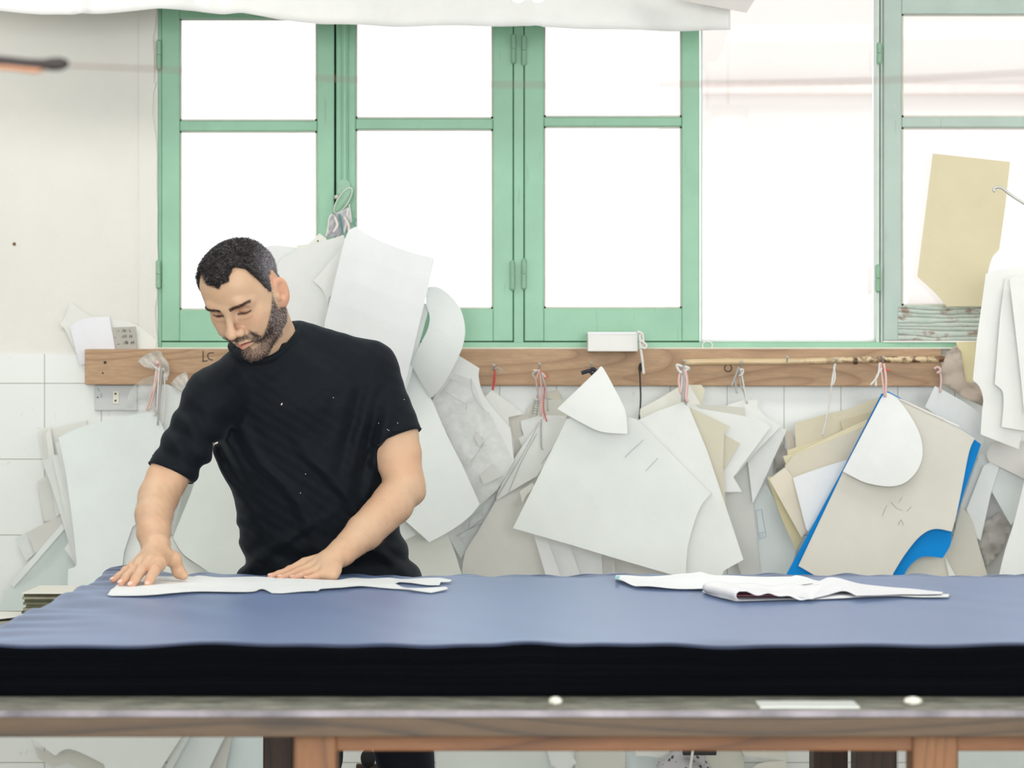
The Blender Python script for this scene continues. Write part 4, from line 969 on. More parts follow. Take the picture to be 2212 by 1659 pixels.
# paper patterns lying on the fabric
def table_sheet(label, pts, lift=0.002, rgb=(236, 240, 242), waves=.002, name='paper_pattern', cat='pattern', parent=None, hump=None, thick=.0007, **kw):
    ol = outline(pts); bm = bmesh.new()
    vv = [bm.verts.new(PZ(p.x, p.y, ZS + lift)) for p in ol]
    bm.faces.new(vv); bm.normal_update()
    bmesh.ops.triangulate(bm, faces=bm.faces[:])
    x0 = min(v.co.x for v in vv); x1 = max(v.co.x for v in vv); y0 = min(v.co.y for v in vv); y1 = max(v.co.y for v in vv)
    n = int((x1 - x0) / .02) + 2
    for i in range(1, n): bmesh.ops.bisect_plane(bm, geom=bm.verts[:] + bm.edges[:] + bm.faces[:], plane_co=(x0 + (x1 - x0) * i / n, 0, 0), plane_no=(1, 0, 0), dist=1e-5)
    n = int((y1 - y0) / .03) + 2
    for i in range(1, n): bmesh.ops.bisect_plane(bm, geom=bm.verts[:] + bm.edges[:] + bm.faces[:], plane_co=(0, y0 + (y1 - y0) * i / n, 0), plane_no=(0, 1, 0), dist=1e-5)
    bm.normal_update(); bmesh.ops.triangulate(bm, faces=bm.faces[:])
    for v in bm.verts:
        x, y = v.co.x, v.co.y
        dz = float(top_h(np.array(x), np.array(y)))
        dz += waves * (1 + math.sin(x * 21 + y * 9)) * .6 + waves * .4 * (1 + math.sin(x * 47 - y * 30))
        if hump:
            for hx, hy, sx, sy, hh in hump:
                dz += hh * math.exp(-((x - hx) / sx) ** 2 - ((y - hy) / sy) ** 2)
        z = ZS + lift + dz
        k = (CAMZ - z) / (CAMZ - ZS - lift)          # keep the traced outline while lifting along the sheet
        v.co = Vector((x, y, z))
    thicken(bm, thick, (0, 0, 1))
    return obj(name, bm, paper(rgb), parent, smooth=False, label=label, cat=cat, group=kw.get('group'))
G = 'paper patterns lying on the blue fabric'
def tp(s, ox, oy, L): return [((ox + p[0] / s, oy + p[1] / s) + tuple(p[2:])) for p in L]
TA = (2.836, 220, 1210)
hx = lambda px, py: PZ(px, py, ZS)
h1 = hx(572, 1278)
table_sheet('long white paper pattern under both hands of the man', tp(*TA, [(35, 215), (90, 165, 1), (150, 150), (235, 112), (400, 110, 1), (560, 112), (590, 106), (640, 108), (720, 112, 1), (1000, 116, 1), (1200, 130), (1440, 128), (1540, 110, 1), (1640, 120), (1760, 117), (1850, 123, 1), (1980, 119, 1), (2070, 122), (2145, 132), (2130, 140), (2075, 142), (2068, 160), (1990, 156, 1), (1880, 146, 1), (1820, 140),
    (1778, 160), (1740, 166, 1), (1620, 168, 1), (1480, 185), (1340, 190), (1325, 203), (1230, 202, 1), (1110, 208, 1), (1040, 206), (1010, 195, 1), (975, 184, 1), (930, 200, 1), (800, 205, 1), (600, 208, 1), (400, 212, 1), (200, 218, 1), (60, 226)]), .0025, group=G)
_skip = lambda *a, **k: None
_skip('upper forked tip of the long white paper pattern, right end', tp(*TA, [(1700, 125), (1760, 118), (1850, 124, 1), (1980, 120, 1), (2070, 122), (2145, 132), (2130, 140), (2075, 142), (2068, 160), (1990, 156, 1), (1880, 146, 1), (1820, 140), (1780, 156), (1700, 160)]), .004, name='paper_pattern_tip', cat='pattern', group=G)
table_sheet('thin curved white paper strip lying below the forked end of the long pattern', tp(*TA, [(1560, 172), (1700, 168), (1760, 156), (1800, 154), (1860, 172, 1), (1960, 178), (2050, 174), (2110, 172), (2120, 180), (2020, 199), (1920, 192, 1), (1830, 180, 1)]), .003, name='paper_strip', cat='pattern', group=G)
TB = (2.765, 1300, 1210)
fp = PZ(1600, 1280, ZS)
fwp = table_sheet('flat white paper with blue tinted corner left of the folded pile', tp(*TB, [(78, 118), (85, 100), (160, 98, 1), (330, 102, 1), (470, 96, 1), (590, 88), (700, 105, 1), (860, 112, 1), (1060, 104, 1), (1130, 106), (1160, 96), (1220, 112, 1), (1345, 142), (1330, 150), (1180, 168), (900, 178), (600, 178), (400, 176, 1), (200, 166), (130, 140)]), .0025, (240, 242, 245), waves=.0025, group=G)
table_sheet('blue tinted corner', tp(*TB, [(76, 120), (88, 97), (108, 100), (100, 126)]), .0085, (140, 200, 206), name='blue_corner', cat=None, parent=fwp)
hp = PZ(1805, 1286, ZS)
table_sheet('lower sheet of the folded white paper pile', tp(*TB, [(600, 190), (640, 160), (900, 150), (1300, 150), (1700, 180), (2075, 208), (2070, 224), (1900, 226), (1780, 222), (1520, 230), (1250, 238), (800, 244), (700, 222)]), .0035, (238, 239, 242), waves=.001, group=G)
# folded loop of the pile: a sheet bent back over itself
def fold_pile():
    pr = [(-.0, 0.0), (.010, .001), (.02, .004), (.024, .0105), (.018, .0165), (.0, .0185)]
    bm = bmesh.new()
    a = PZ(1300 + 600 / 2.765, 1210 + 195 / 2.765, ZS + .004); b = PZ(1300 + 800 / 2.765, 1210 + 243 / 2.765, ZS + .004)
    far = [PZ(1300 + 1345 / 2.765, 1210 + 148 / 2.765, ZS + .012), PZ(1300 + 1260 / 2.765, 1210 + 238 / 2.765, ZS + .006)]
    # outer C-shaped fold running from a to b, opening to the right
    rows = []
    for k in range(13):
        s = k / 12; p = a.lerp(b, s) + Vector((0, 0, 0))
        row = []
        for t_ in range(11):
            th = math.pi * (t_ / 10 - .5)
            row.append(p + Vector((-.010 * math.cos(th) + .01, 0, .009 + .009 * math.sin(th))))
        q = far[0].lerp(far[1], s)
        for t_ in range(1, 26):
            u = t_ / 25; w = row[10].lerp(Vector((q.x, q.y, q.z)), u)
            w.z += .003 * math.sin(u * 9 + s * 3) * (1 - u) + .002 * math.sin(u * 21)
            row.append(w) if t_ < 26 else None
        rows.append([bm.verts.new(v) for v in row])
    for A, B in zip(rows[:-1], rows[1:]):
        for i in range(len(A) - 1): bm.faces.new((A[i], A[i + 1], B[i + 1], B[i]))
    bmesh.ops.recalc_face_normals(bm, faces=bm.faces[:]); bmesh.ops.solidify(bm, geom=bm.faces[:], thickness=.0008)
    return bm
obj('folded_paper', fold_pile(), paper((240, 240, 244)), smooth=True, label='white paper folded over with a rounded fold facing left', cat='pattern', group=G)
table_sheet('arched upper sheet of the pile reaching to the right', tp(*TB, [(1180, 170), (1345, 148), (1420, 150, 1), (1500, 152), (1640, 160, 1), (1800, 172, 1), (2038, 194), (2030, 204), (1800, 210), (1520, 228), (1430, 205, 1), (1240, 236), (1150, 220)]), .007, (234, 234, 240), waves=.0008,
            hump=[(PZ(1800, 1272, ZS).x, 5.2, .035, .25, .012)], group=G)
bm = bmesh.new(); a = PZ(1300 + 780 / 2.765, 1210 + 222 / 2.765, ZS + .006)
bx(bm, a.x, a.x + .12, a.y + .01, a.y + .10, ZS + .0075, ZS + .009); obj('red_lining_paper', bm, simple('pinkish_red', (190, 110, 130), .7), label='pinkish sheet glimpsed inside the fold of the white paper', cat='paper')

# ---- things seen under the table, hanging low on the wall
LG = 'cut card patterns low on the wall under the table'
ZB = (2.011, 0, 1200); ZC = (1.9892, 1100, 1200)
def low(label, T, pts, d, rgb=OFF, **kw): return card(label, T, pts, d, rgb, group=LG, **kw)
low('wide white card under the table at left with torn left corner', ZB, [(135, 790), (130, 740), (820, 740), (700, 923), (650, 1100), (520, 1100), (450, 905), (360, 860, 1), (300, 840, 1), (262, 850), (240, 870)], .12, (224, 229, 224))
low('curled cream edge behind the wide white card under the table', ZB, [(135, 795), (150, 830), (240, 872), (300, 840, 1), (420, 880, 1), (500, 940), (420, 1000), (330, 920), (290, 902), (230, 923), (165, 880)], .09, (216, 216, 206))
low('narrow white slanted card under the table, left of the middle one', ZB, [(800, 740), (850, 740), (750, 923), (700, 1050), (660, 1050)], .10, (222, 227, 223))
low('white slanted card in the middle of the row under the table', ZB, [(845, 740), (1000, 740), (910, 923), (860, 1050), (690, 1050), (740, 923)], .08, (217, 225, 223))
low('thin grey wedge card under the table before the dark leg', ZB, [(990, 740), (1018, 740), (980, 923), (960, 1050), (850, 1050)], .06, (208, 208, 202))
low('big plain white board under the table beside the dark leg', ZB, [(1010, 740), (1145, 740), (1140, 1100), (920, 1100), (975, 923)], .04, (214, 226, 226))
low('pale card under the table right of the trousers', ZB, [(1890, 800), (2500, 800), (2480, 1000), (2400, 1100), (1900, 1100)], .08, (222, 229, 224))
low('folded white paper under the table right of the trousers', ZC, [(150, 800), (230, 800), (290, 890), (240, 930), (180, 900)], .11, (226, 230, 226))
low('grey beige card under the table near the middle', ZC, [(270, 800), (330, 800), (500, 800), (500, 1000), (320, 1000), (280, 900)], .07, (212, 213, 203))
low('pale blue white card under the table left of the netted bundle', ZC, [(500, 800), (640, 800), (640, 1000), (505, 1000)], .06, (216, 226, 226))
low('cream card with torn top beside the netted bundle', ZC, [(530, 800), (720, 800), (680, 850), (640, 870), (590, 860), (545, 862)], .09, (224, 226, 220))
low('olive grey card pair behind the netted bundle', ZC, [(820, 800), (1000, 800), (1020, 1000), (900, 1000)], .06, (203, 203, 190))
low('beige curved card under the table right of the netted bundle', ZC, [(980, 800), (1190, 840), (1190, 1000), (1020, 1000), (1060, 900, 1), (1180, 880, 1), (1010, 860)], .08, (213, 212, 200))
low('white board under the table at the right edge', ZC, [(1928, 800), (2400, 800), (2400, 1100), (1928, 1100)], .05, (218, 228, 224))
nb_ = empty('netted_bundle', P(1475, 1660, WY - .25), 'round bundle in grey netting with dark spots hanging under the table', 'bundle')
bm = bmesh.new(); c = P(1478, 1668, WY - .2)
bmesh.ops.create_icosphere(bm, subdivisions=4, radius=1, matrix=Matrix.Translation(c) @ Matrix.Diagonal((.068, .06, .058, 1)))
for v in bm.verts:
    q = v.co - c; v.co = c + q * (1 + .05 * math.sin(q.x * 90 + q.z * 60) + .04 * math.sin(q.z * 150))
def spots():
    m, nt, b = new_mat('netting_spots'); vo = nd(nt, 'ShaderNodeTexVoronoi'); vo.inputs['Scale'].default_value = 55
    nt.links.new(coords(nt), vo.inputs['Vector'])
    nt.links.new(ramp(nt, vo.outputs['Distance'], [(.24, lin((52, 62, 62))), (.30, lin((178, 176, 178)))]), b.inputs['Base Color']); b.inputs['Roughness'].default_value = .5; return m
obj('netting', bm, spots(), nb_, smooth=True)
bm = bmesh.new(); tube(bm, catmull([P(1499, 1600, WY - .28), P(1494, 1640, WY - .28), P(1488, 1680, WY - .28)], 5), .0035, 6); obj('white_tie', bm, M['wstring'], nb_, smooth=True)
bm = bmesh.new(); pbox(bm, 1475, 1548, 1612, 1632, WY - .27, .02, .003); obj('dark_clamp', bm, M['black'], nb_)
# stool behind the table, beside the legs of the man
st = empty('wooden_stool', (-.36, 6.35, 0), 'brown wooden stool half seen under the table beside the dark trousers', 'stool')
a = P(730, 0, 6.4); b = P(833, 0, 6.4); zt = .45
bm = bmesh.new(); bx(bm, a.x - .06, b.x + .1, 6.25, 6.55, zt - .12, zt - .09, .006); seat = obj('seat', bm, M['darkleg'], st)
bm = bmesh.new(); bx(bm, P(770, 0, 6.3).x, P(832, 0, 6.3).x, 6.28, 6.30, .05, .5, .003); obj('brown_panel', bm, M['oldwood'], st)
for xx, yy in ((P(735, 0, 6.3).x, 6.3), (P(764, 0, 6.5).x, 6.5), (b.x + .05, 6.5), (b.x + .05, 6.3)):
    bm = bmesh.new(); bx(bm, xx - .008, xx + .012, yy - .01, yy + .01, 0, zt - .12, .002); obj('leg', bm, M['orangeleg'], st)
bm = bmesh.new(); c = P(795, 1638, 6.275); bmesh.ops.create_uvsphere(bm, u_segments=20, v_segments=12, radius=1, matrix=Matrix.Translation(c) @ Matrix.Diagonal((.017, .006, .022, 1))); obj('dark_handle_hole', bm, M['black'], st, smooth=True)

# ---- cable and clamp out of focus in the foreground
bm = bmesh.new()
w = catmull([P(150, 142, 2.75), P(420, 153, 2.75), P(760, 172, 2.75), P(1110, 183, 2.75), P(1500, 182, 2.75), P(1900, 173, 2.75), P(2300, 152, 2.75)], 10) + [P(8900, -700, 2.75)]
tube(bm, w, .0009, 6)
obj('overhead_wire', bm, simple('dull_red_wire', (120, 92, 90), .6), smooth=True, label='thin blurred wire stretched across the foreground near the top', cat='wire')
bm = bmesh.new(); pts = [P(x, y, 2.9) for x, y in ((-80, 126), (0, 132), (60, 138), (110, 139), (148, 137))]
tube(bm, [P(-5400, -500, 2.9)] + catmull(pts, 4), [.0055] * 13 + [.0068] * 3 + [.005, .003], 10)
dk = obj('dark_rod', bm, simple('dark_rod', (48, 40, 40), .6), smooth=True, label='dark blurred rod end reaching in at the upper left edge', cat='rod')
bm = bmesh.new(); tube(bm, [P(-60, 140, 2.9), P(20, 144, 2.9), P(80, 151, 2.9), P(96, 152, 2.9)], [.003, .004, .004, .001], 8); obj('tan_tip', bm, simple('tan_rubber', (190, 140, 110), .7), dk, smooth=True)

# ================================================================== the man: signed distance modelling
def smin(a, b, k):
    if k <= 0: return np.minimum(a, b)
    h = np.clip(.5 + .5 * (b - a) / k, 0, 1)
    return b + (a - b) * h - k * h * (1 - h)
def smax(a, b, k): return -smin(-a, -b, k)

def cone(a, b, ra, rb, op='u', k=.01):
    a = np.array(a, float); b = np.array(b, float)
    ba = b - a; L2 = ba @ ba
    def f(p):
        pa = p - a; t = np.clip(pa @ ba / L2, 0, 1)
        return np.linalg.norm(pa - t[:, None] * ba, axis=1) - (ra + (rb - ra) * t)
    return (f, (a + b) / 2, np.sqrt(L2) / 2 + max(ra, rb), op, k)
def ell(c, r, R=None, op='u', k=.01):
    c = np.array(c, float); r = np.array(r, float)
    R = np.eye(3) if R is None else R
    def f(p):
        q = (p - c) @ R
        k0 = np.linalg.norm(q / r, axis=1); k1 = np.linalg.norm(q / (r * r), axis=1)
        return k0 * (k0 - 1) / np.maximum(k1, 1e-9)
    return (f, c, r.max(), op, k)
class Field:
    def __init__(s): s.pr = []
    def add(s, *p): s.pr += list(p)
    def __call__(s, P_, c=None, hd=0):
        d = np.full(len(P_), .15)
        for f, pc, pr, op, k in s.pr:
            if c is not None and np.linalg.norm(np.asarray(c) - pc) - pr - hd > .03 + k: continue
            v = f(P_)
            if op == 'u': d = smin(d, v, k)
            elif op == 's': d = smax(d, -v, k)
            elif op == 'i': d = smax(d, v, k)
        return d

def surface(field, lo, hi, h, nb=16, disp=None, margin=1.5):
    lo = np.array(lo, float); hi = np.array(hi, float)
    nB = np.ceil((hi - lo) / (h * nb)).astype(int)
    g = np.stack(np.meshgrid(*[np.arange(n) for n in nB], indexing='ij'), -1).reshape(-1, 3)
    cen = lo + (g + .5) * nb * h; hd = nb * h * math.sqrt(3) / 2
    d0 = np.concatenate([field(c) for c in np.array_split(cen, max(1, len(cen) // 40000))])
    act = g[np.abs(d0) < hd * margin]
    N = nB * nb + 2
    ks = np.stack(np.meshgrid(*[np.arange(nb + 1)] * 3, indexing='ij'), -1).reshape(-1, 3)
    ids = []; vs_ = []; quads = []
    off = [np.array(o) for o in ((0, 0, 0), (1, 0, 0), (0, 1, 0), (0, 0, 1), (1, 1, 0), (1, 0, 1), (0, 1, 1), (1, 1, 1))]
    edges = [(0, 1), (0, 2), (0, 3), (1, 4), (1, 5), (2, 4), (2, 6), (3, 5), (3, 6), (4, 7), (5, 7), (6, 7)]
    key = lambda c: (c[..., 0] * N[1] + c[..., 1]) * N[2] + c[..., 2]
    for b in act:
        base = b * nb; pts = lo + (base + ks) * h
        d = field(pts, lo + (b + .5) * nb * h, hd)
        if disp is not None: d = d - disp(pts)
        if d.min() > 0 or d.max() < 0: continue
        D = d.reshape(nb + 1, nb + 1, nb + 1); S = D < 0
        C = [D[o[0]:o[0] + nb, o[1]:o[1] + nb, o[2]:o[2] + nb] for o in off]
        sg = sum((c < 0).astype(int) for c in C); m = (sg > 0) & (sg < 8)
        ci = np.argwhere(m)
        if len(ci):
            cv = [c[m] for c in C]; acc = np.zeros((len(ci), 3)); cnt = np.zeros(len(ci))
            for a, e in edges:
                x, y = cv[a], cv[e]; cr = (x < 0) != (y < 0)
                t = np.where(cr, x / np.where(cr, x - y, 1), 0)
                acc += cr[:, None] * (off[a] + t[:, None] * (off[e] - off[a])); cnt += cr
            vs_.append(lo + (base + ci + acc / cnt[:, None]) * h); ids.append(key(base + ci))
        for ax in range(3):
            o = [0, 0, 0]; o[ax] = 1
            A = S[:nb, :nb, :nb]; B = S[o[0]:o[0] + nb, o[1]:o[1] + nb, o[2]:o[2] + nb]
            e = np.argwhere(A != B)
            if not len(e): continue
            inside = A[tuple(e.T)]; e = e + base
            u = np.zeros(3, int); w = np.zeros(3, int); u[(ax + 1) % 3] = 1; w[(ax + 2) % 3] = 1
            q = np.stack([key(e), key(e - u), key(e - u - w), key(e - w)], -1)
            q[~inside] = q[~inside][:, ::-1]
            quads.append(q)
    ids = np.concatenate(ids); V = np.concatenate(vs_); Q = np.concatenate(quads)
    o = np.argsort(ids); ids = ids[o]; V = V[o]
    pos = np.searchsorted(ids, Q); pos = np.clip(pos, 0, len(ids) - 1)
    ok = (ids[pos] == Q).all(1)
    return V, pos[ok]

def vnormals(V, Q):
    a, b, c = V[Q[:, 0]], V[Q[:, 1]], V[Q[:, 2]]; n = np.cross(b - a, c - a)
    N = np.zeros_like(V)
    for i in range(4): np.add.at(N, Q[:, i], n)
    return N / np.maximum(np.linalg.norm(N, axis=1), 1e-12)[:, None]

def pv(px, py, Y): return np.array(P(px, py, Y))
# head frame
yaw, pitch, roll, HS = -.47, .635, .0, .965
def rotm(y, p, r_):
    cy, sy = np.cos(y), np.sin(y); cp, sp = np.cos(p), np.sin(p); cr, sr = np.cos(r_), np.sin(r_)
    return np.array([[cy, -sy, 0], [sy, cy, 0], [0, 0, 1]]) @ np.array([[1, 0, 0], [0, cp, -sp], [0, sp, cp]]) @ np.array([[cr, 0, sr], [0, 1, 0], [-sr, 0, cr]])
HR = rotm(0, 0, -.105) @ rotm(yaw, pitch, roll); HO = pv(537, 632, 5.56)
def hw(p): return HO + HR @ (np.array(p, float) * HS)
def hl(P_): return ((P_ - HO) @ HR) / HS
def HE(c, r, op='u', k=.01, R=None):
    return ell(hw(c), np.array(r) * HS, HR if R is None else HR @ R, op, k)
def HC(a, b, ra, rb, op='u', k=.01): return cone(hw(a), hw(b), ra * HS, rb * HS, op, k)
def rx(a): c, s = math.cos(a), math.sin(a); return np.array([[1, 0, 0], [0, c, -s], [0, s, c]])
def ry(a): c, s = math.cos(a), math.sin(a); return np.array([[c, 0, s], [0, 1, 0], [-s, 0, c]])
def rz(a): c, s = math.cos(a), math.sin(a); return np.array([[c, -s, 0], [s, c, 0], [0, 0, 1]])

head = []
head += [HE((0, -.004, .044), (.0715, .079, .070), k=0), HE((0, -.036, .048), (.065, .056, .056), k=.03),
         HE((0, -.030, -.012), (.0655, .062, .080), k=.03), HE((0, -.004, -.03), (.057, .056, .05), k=.03)]
for s in (-1, 1):
    head += [HC((s * .048, -.002, -.040), (s * .045, -.014, -.062), .015, .015, k=.02), HC((s * .045, -.014, -.062), (s * .019, -.066, -.097), .015, .014, k=.018),
             HE((s * .045, -.060, -.012), (.021, .020, .019), k=.022), HE((s * .034, -.066, -.040), (.024, .022, .024), k=.02),
             HE((s * .062, -.030, .035), (.012, .03, .03), 's', k=.0) if False else HE((s * .060, -.02, .02), (.010, .03, .03), k=.02)]
head += [HE((0, -.078, -.098), (.021, .017, .017), k=.016), HE((0, -.080, -.052), (.030, .022, .026), k=.016)]
for s in (-1, 1):
    head += [HC((s * .008, -.090, .029), (s * .030, -.0865, .036), .0075, .008, k=.014), HC((s * .030, -.0865, .036), (s * .050, -.070, .028), .008, .006, k=.014)]
for s in (-1, 1):
    head += [HE((s * .030, -.100, .0145), (.0195, .0160, .0125), 's', k=.011)]
for s in (-1, 1):
    head += [HE((s * .0315, -.0765, .0145), (.0135, .0132, .0130), k=.0035),
             HC((s * .018, -.0865, .0085), (s * .044, -.0775, .0105), .0024, .0022, k=.003),     # lower lid
             HC((s * .020, -.0835, -.001), (s * .040, -.079, -.003), .004, .004, k=.008)]       # bag under the eye
head += [HC((0, -.0905, .024), (0, -.1115, -.012), .0068, .0080, k=.012), HE((0, -.1170, -.0215), (.0108, .0108, .0098), k=.008),
         HE((.0140, -.1035, -.0265), (.0086, .0110, .0082), k=.005), HE((-.0140, -.1035, -.0265), (.0086, .0110, .0082), k=.005),
         HC((.0215, -.096, -.027), (.034, -.083, -.056), .0018, .0024, 's', .007), HC((-.0215, -.096, -.027), (-.034, -.083, -.056), .0018, .0024, 's', .007),
         HC((0, -.113, -.026), (0, -.101, -.035), .006, .004, k=.006),
         HE((.0065, -.1095, -.0345), (.0033, .0048, .0034), 's', k=.003), HE((-.0065, -.1095, -.0345), (.0033, .0048, .0034), 's', k=.003)]
head += [HC((-.017, -.0955, -.0545), (0, -.1035, -.0515), .0032, .0050, k=.006), HC((.017, -.0955, -.0545), (0, -.1035, -.0515), .0032, .0050, k=.006),
         HC((-.015, -.0935, -.0635), (0, -.1005, -.0650), .0036, .0062, k=.005), HC((.015, -.0935, -.0635), (0, -.1005, -.0650), .0036, .0062, k=.005),
         HE((0, -.103, -.0578), (.022, .008, .0014), 's', k=.003), HE((0, -.100, -.0755), (.018, .007, .0045), 's', k=.008)]
for s in (-1, 1):   # ears
    Re = rz(-s * .45) @ rx(-.18)
    head += [HE((s * .0775, -.003, -.007), (.0080, .0195, .0345), k=.005, R=Re), HE((s * .0860, -.007, -.001), (.0075, .0125, .0215), 's', k=.003, R=Re),
             HC((s * .074, -.017, -.005), (s * .076, -.016, -.013), .0045, .004, k=.004), HE((s * .081, .001, -.004), (.0032, .0045, .013), k=.003, R=Re),
             HE((s * .084, -.010, -.010), (.0075, .0050, .0070), 's', k=.003, R=Re)]
NB = pv(582, 742, 5.69)
neck = [cone(hw((0, .024, -.012)), NB, .050, .056, k=.03), cone(hw((0, -.02, -.075)), pv(575, 770, 5.635), .022, .030, k=.03),
        cone(hw((.045, .03, -.02)), pv(560, 785, 5.62), .014, .012, k=.02), cone(NB, pv(655, 785, 5.73), .045, .03, k=.03), cone(NB, pv(530, 815, 5.68), .045, .03, k=.03),
        ell(pv(585, 815, 5.70), (.07, .055, .06), k=.03)]

def chain(pts, k=.008):
    return [cone(pv(*a[:3]), pv(*b[:3]), a[3], b[3], k=k) for a, b in zip(pts[:-1], pts[1:])]
Larm = [(795, 800, 5.71, .050), (850, 945, 5.70, .050), (860, 985, 5.69, .0475), (870, 1046, 5.66, .038), (848, 1088, 5.62, .0415), (787, 1150, 5.54, .0365), (738, 1194, 5.475, .0270), (716, 1208, 5.45, .0240)]
Rarm = [(465, 855, 5.63, .052), (385, 995, 5.60, .042), (360, 1035, 5.585, .0410), (343, 1072, 5.56, .0400), (333, 1112, 5.49, .0365), (332, 1150, 5.41, .0320), (337, 1182, 5.345, .0265), (336, 1192, 5.33, .0255)]
body = Field()
body.add(*head, *neck, *chain(Larm), *chain(Rarm))
body.add(cone(pv(882, 1040, 5.68), pv(893, 1066, 5.665), .026, .020, k=.03))              # elbow point
# trunk inside the shirt joins arms and neck
body.add(cone(pv(600, 800, 5.73), pv(795, 805, 5.71), .035, .035, k=.03), cone(pv(590, 810, 5.72), pv(465, 865, 5.63), .035, .035, k=.03),
         cone(pv(600, 830, 5.73), pv(690, 1150, 5.79), .06, .08, k=.04))

def finger(fs, k=.004, root=None):
    out = []
    for a, b in zip(fs[:-1], fs[1:]): out.append(cone(pv(*a[:3]), pv(*b[:3]), a[3], b[3], k=k))
    return out
# right hand (left in the photo), fingers spread towards the camera
RW = (335, 1190, 5.33, .0265)
RM = {'i': (344, 1216, 5.262, .0118), 'm': (323, 1213, 5.258, .0120), 'r': (303, 1217, 5.262, .0112), 'p': (287, 1224, 5.272, .0100)}
RF = {'i': [(333, 1233, 5.225, .0102), (325, 1248, 5.205, .0088), (320, 1261.0, 5.195, .0076)],
      'm': [(305, 1232, 5.225, .0104), (293, 1250, 5.200, .0090), (284, 1263.5, 5.190, .0078)],
      'r': [(287, 1233, 5.235, .0098), (272, 1248, 5.215, .0086), (262, 1259.5, 5.205, .0074)],
      'p': [(272, 1235, 5.250, .0086), (256, 1245, 5.240, .0074), (245, 1253.0, 5.235, .0062)]}
for k_ in 'imrp':
    m = RM[k_]
    body.add(cone(pv(*RW[:3]) + (pv(*m[:3]) - pv(*RW[:3])) * .12, pv(*m[:3]), .0165, m[3] + .0010, k=.009))
body.add(cone(pv(352, 1203, 5.315), pv(343, 1222, 5.275), .016, .012, k=.012))
for k_ in 'imrp':
    body.add(*finger([RM[k_]] + RF[k_], .0035))
    a = pv(*RF[k_][0][:3]); body.add(ell(a + np.array([0, 0, .002]), (.0088, .0088, .0092), k=.004))
body.add(*finger([(352, 1200, 5.325, .0190), (375, 1208, 5.335, .0145), (383, 1226, 5.345, .0112), (386, 1236, 5.345, .0112), (396, 1242.5, 5.338, .0092)], .007))
# left hand (right in the photo), laid flat across the paper
LW = (716, 1208, 5.45)
LM = {'i': (660, 1217, 5.462, .0118), 'm': (671, 1226, 5.440, .0116), 'r': (683, 1234, 5.418, .0110), 'p': (697, 1241, 5.402, .0100)}
LF = {'i': [(626, 1232.5, 5.450, .0098), (603, 1241, 5.435, .0082), (586, 1246, 5.425, .0074)],
      'm': [(640, 1238, 5.426, .0096), (620, 1245, 5.410, .0082), (606, 1248.5, 5.402, .0072)],
      'r': [(658, 1241.5, 5.404, .0090), (643, 1247, 5.392, .0078), (633, 1249.5, 5.386, .0070)],
      'p': [(682, 1246, 5.390, .0080), (671, 1249, 5.382, .0070), (662, 1250.5, 5.378, .0062)]}
for k_ in 'imrp':
    m = LM[k_]; w0 = pv(*LW)
    body.add(cone(w0 + (pv(*m[:3]) - w0) * .15, pv(*m[:3]), .0165, m[3] + .0008, k=.008))
body.add(cone(pv(716, 1222, 5.435), pv(712, 1242, 5.400), .019, .0125, k=.014), cone(pv(722, 1230, 5.42), pv(718, 1245, 5.395), .014, .010, k=.01))
for k_ in 'imrp': body.add(*finger([LM[k_]] + LF[k_], .0032)); body.add(ell(pv(*LF[k_][0][:3]) + np.array([0, 0, .0015]), (.0078, .0078, .0080), k=.004))
body.add(*finger([(700, 1217, 5.468, .016), (672, 1231, 5.492, .0125), (645, 1241, 5.497, .0098), (628, 1244.5, 5.497, .0075)], .006))

def wv(p, f, ph): return np.sin(p[:, 0] * f[0] + p[:, 1] * f[1] + p[:, 2] * f[2] + ph)
def bdisp(p):
    return .00035 * wv(p, (130, 90, 110), 0) * wv(p, (70, 120, -90), 1) + .0005 * wv(p, (40, 30, -55), 2)
lo = (-.84, 5.13, .96); hi = (-.10, 5.93, 1.72)
V, Q = surface(body, lo, hi, .0016, disp=bdisp)
N = vnormals(V, Q)

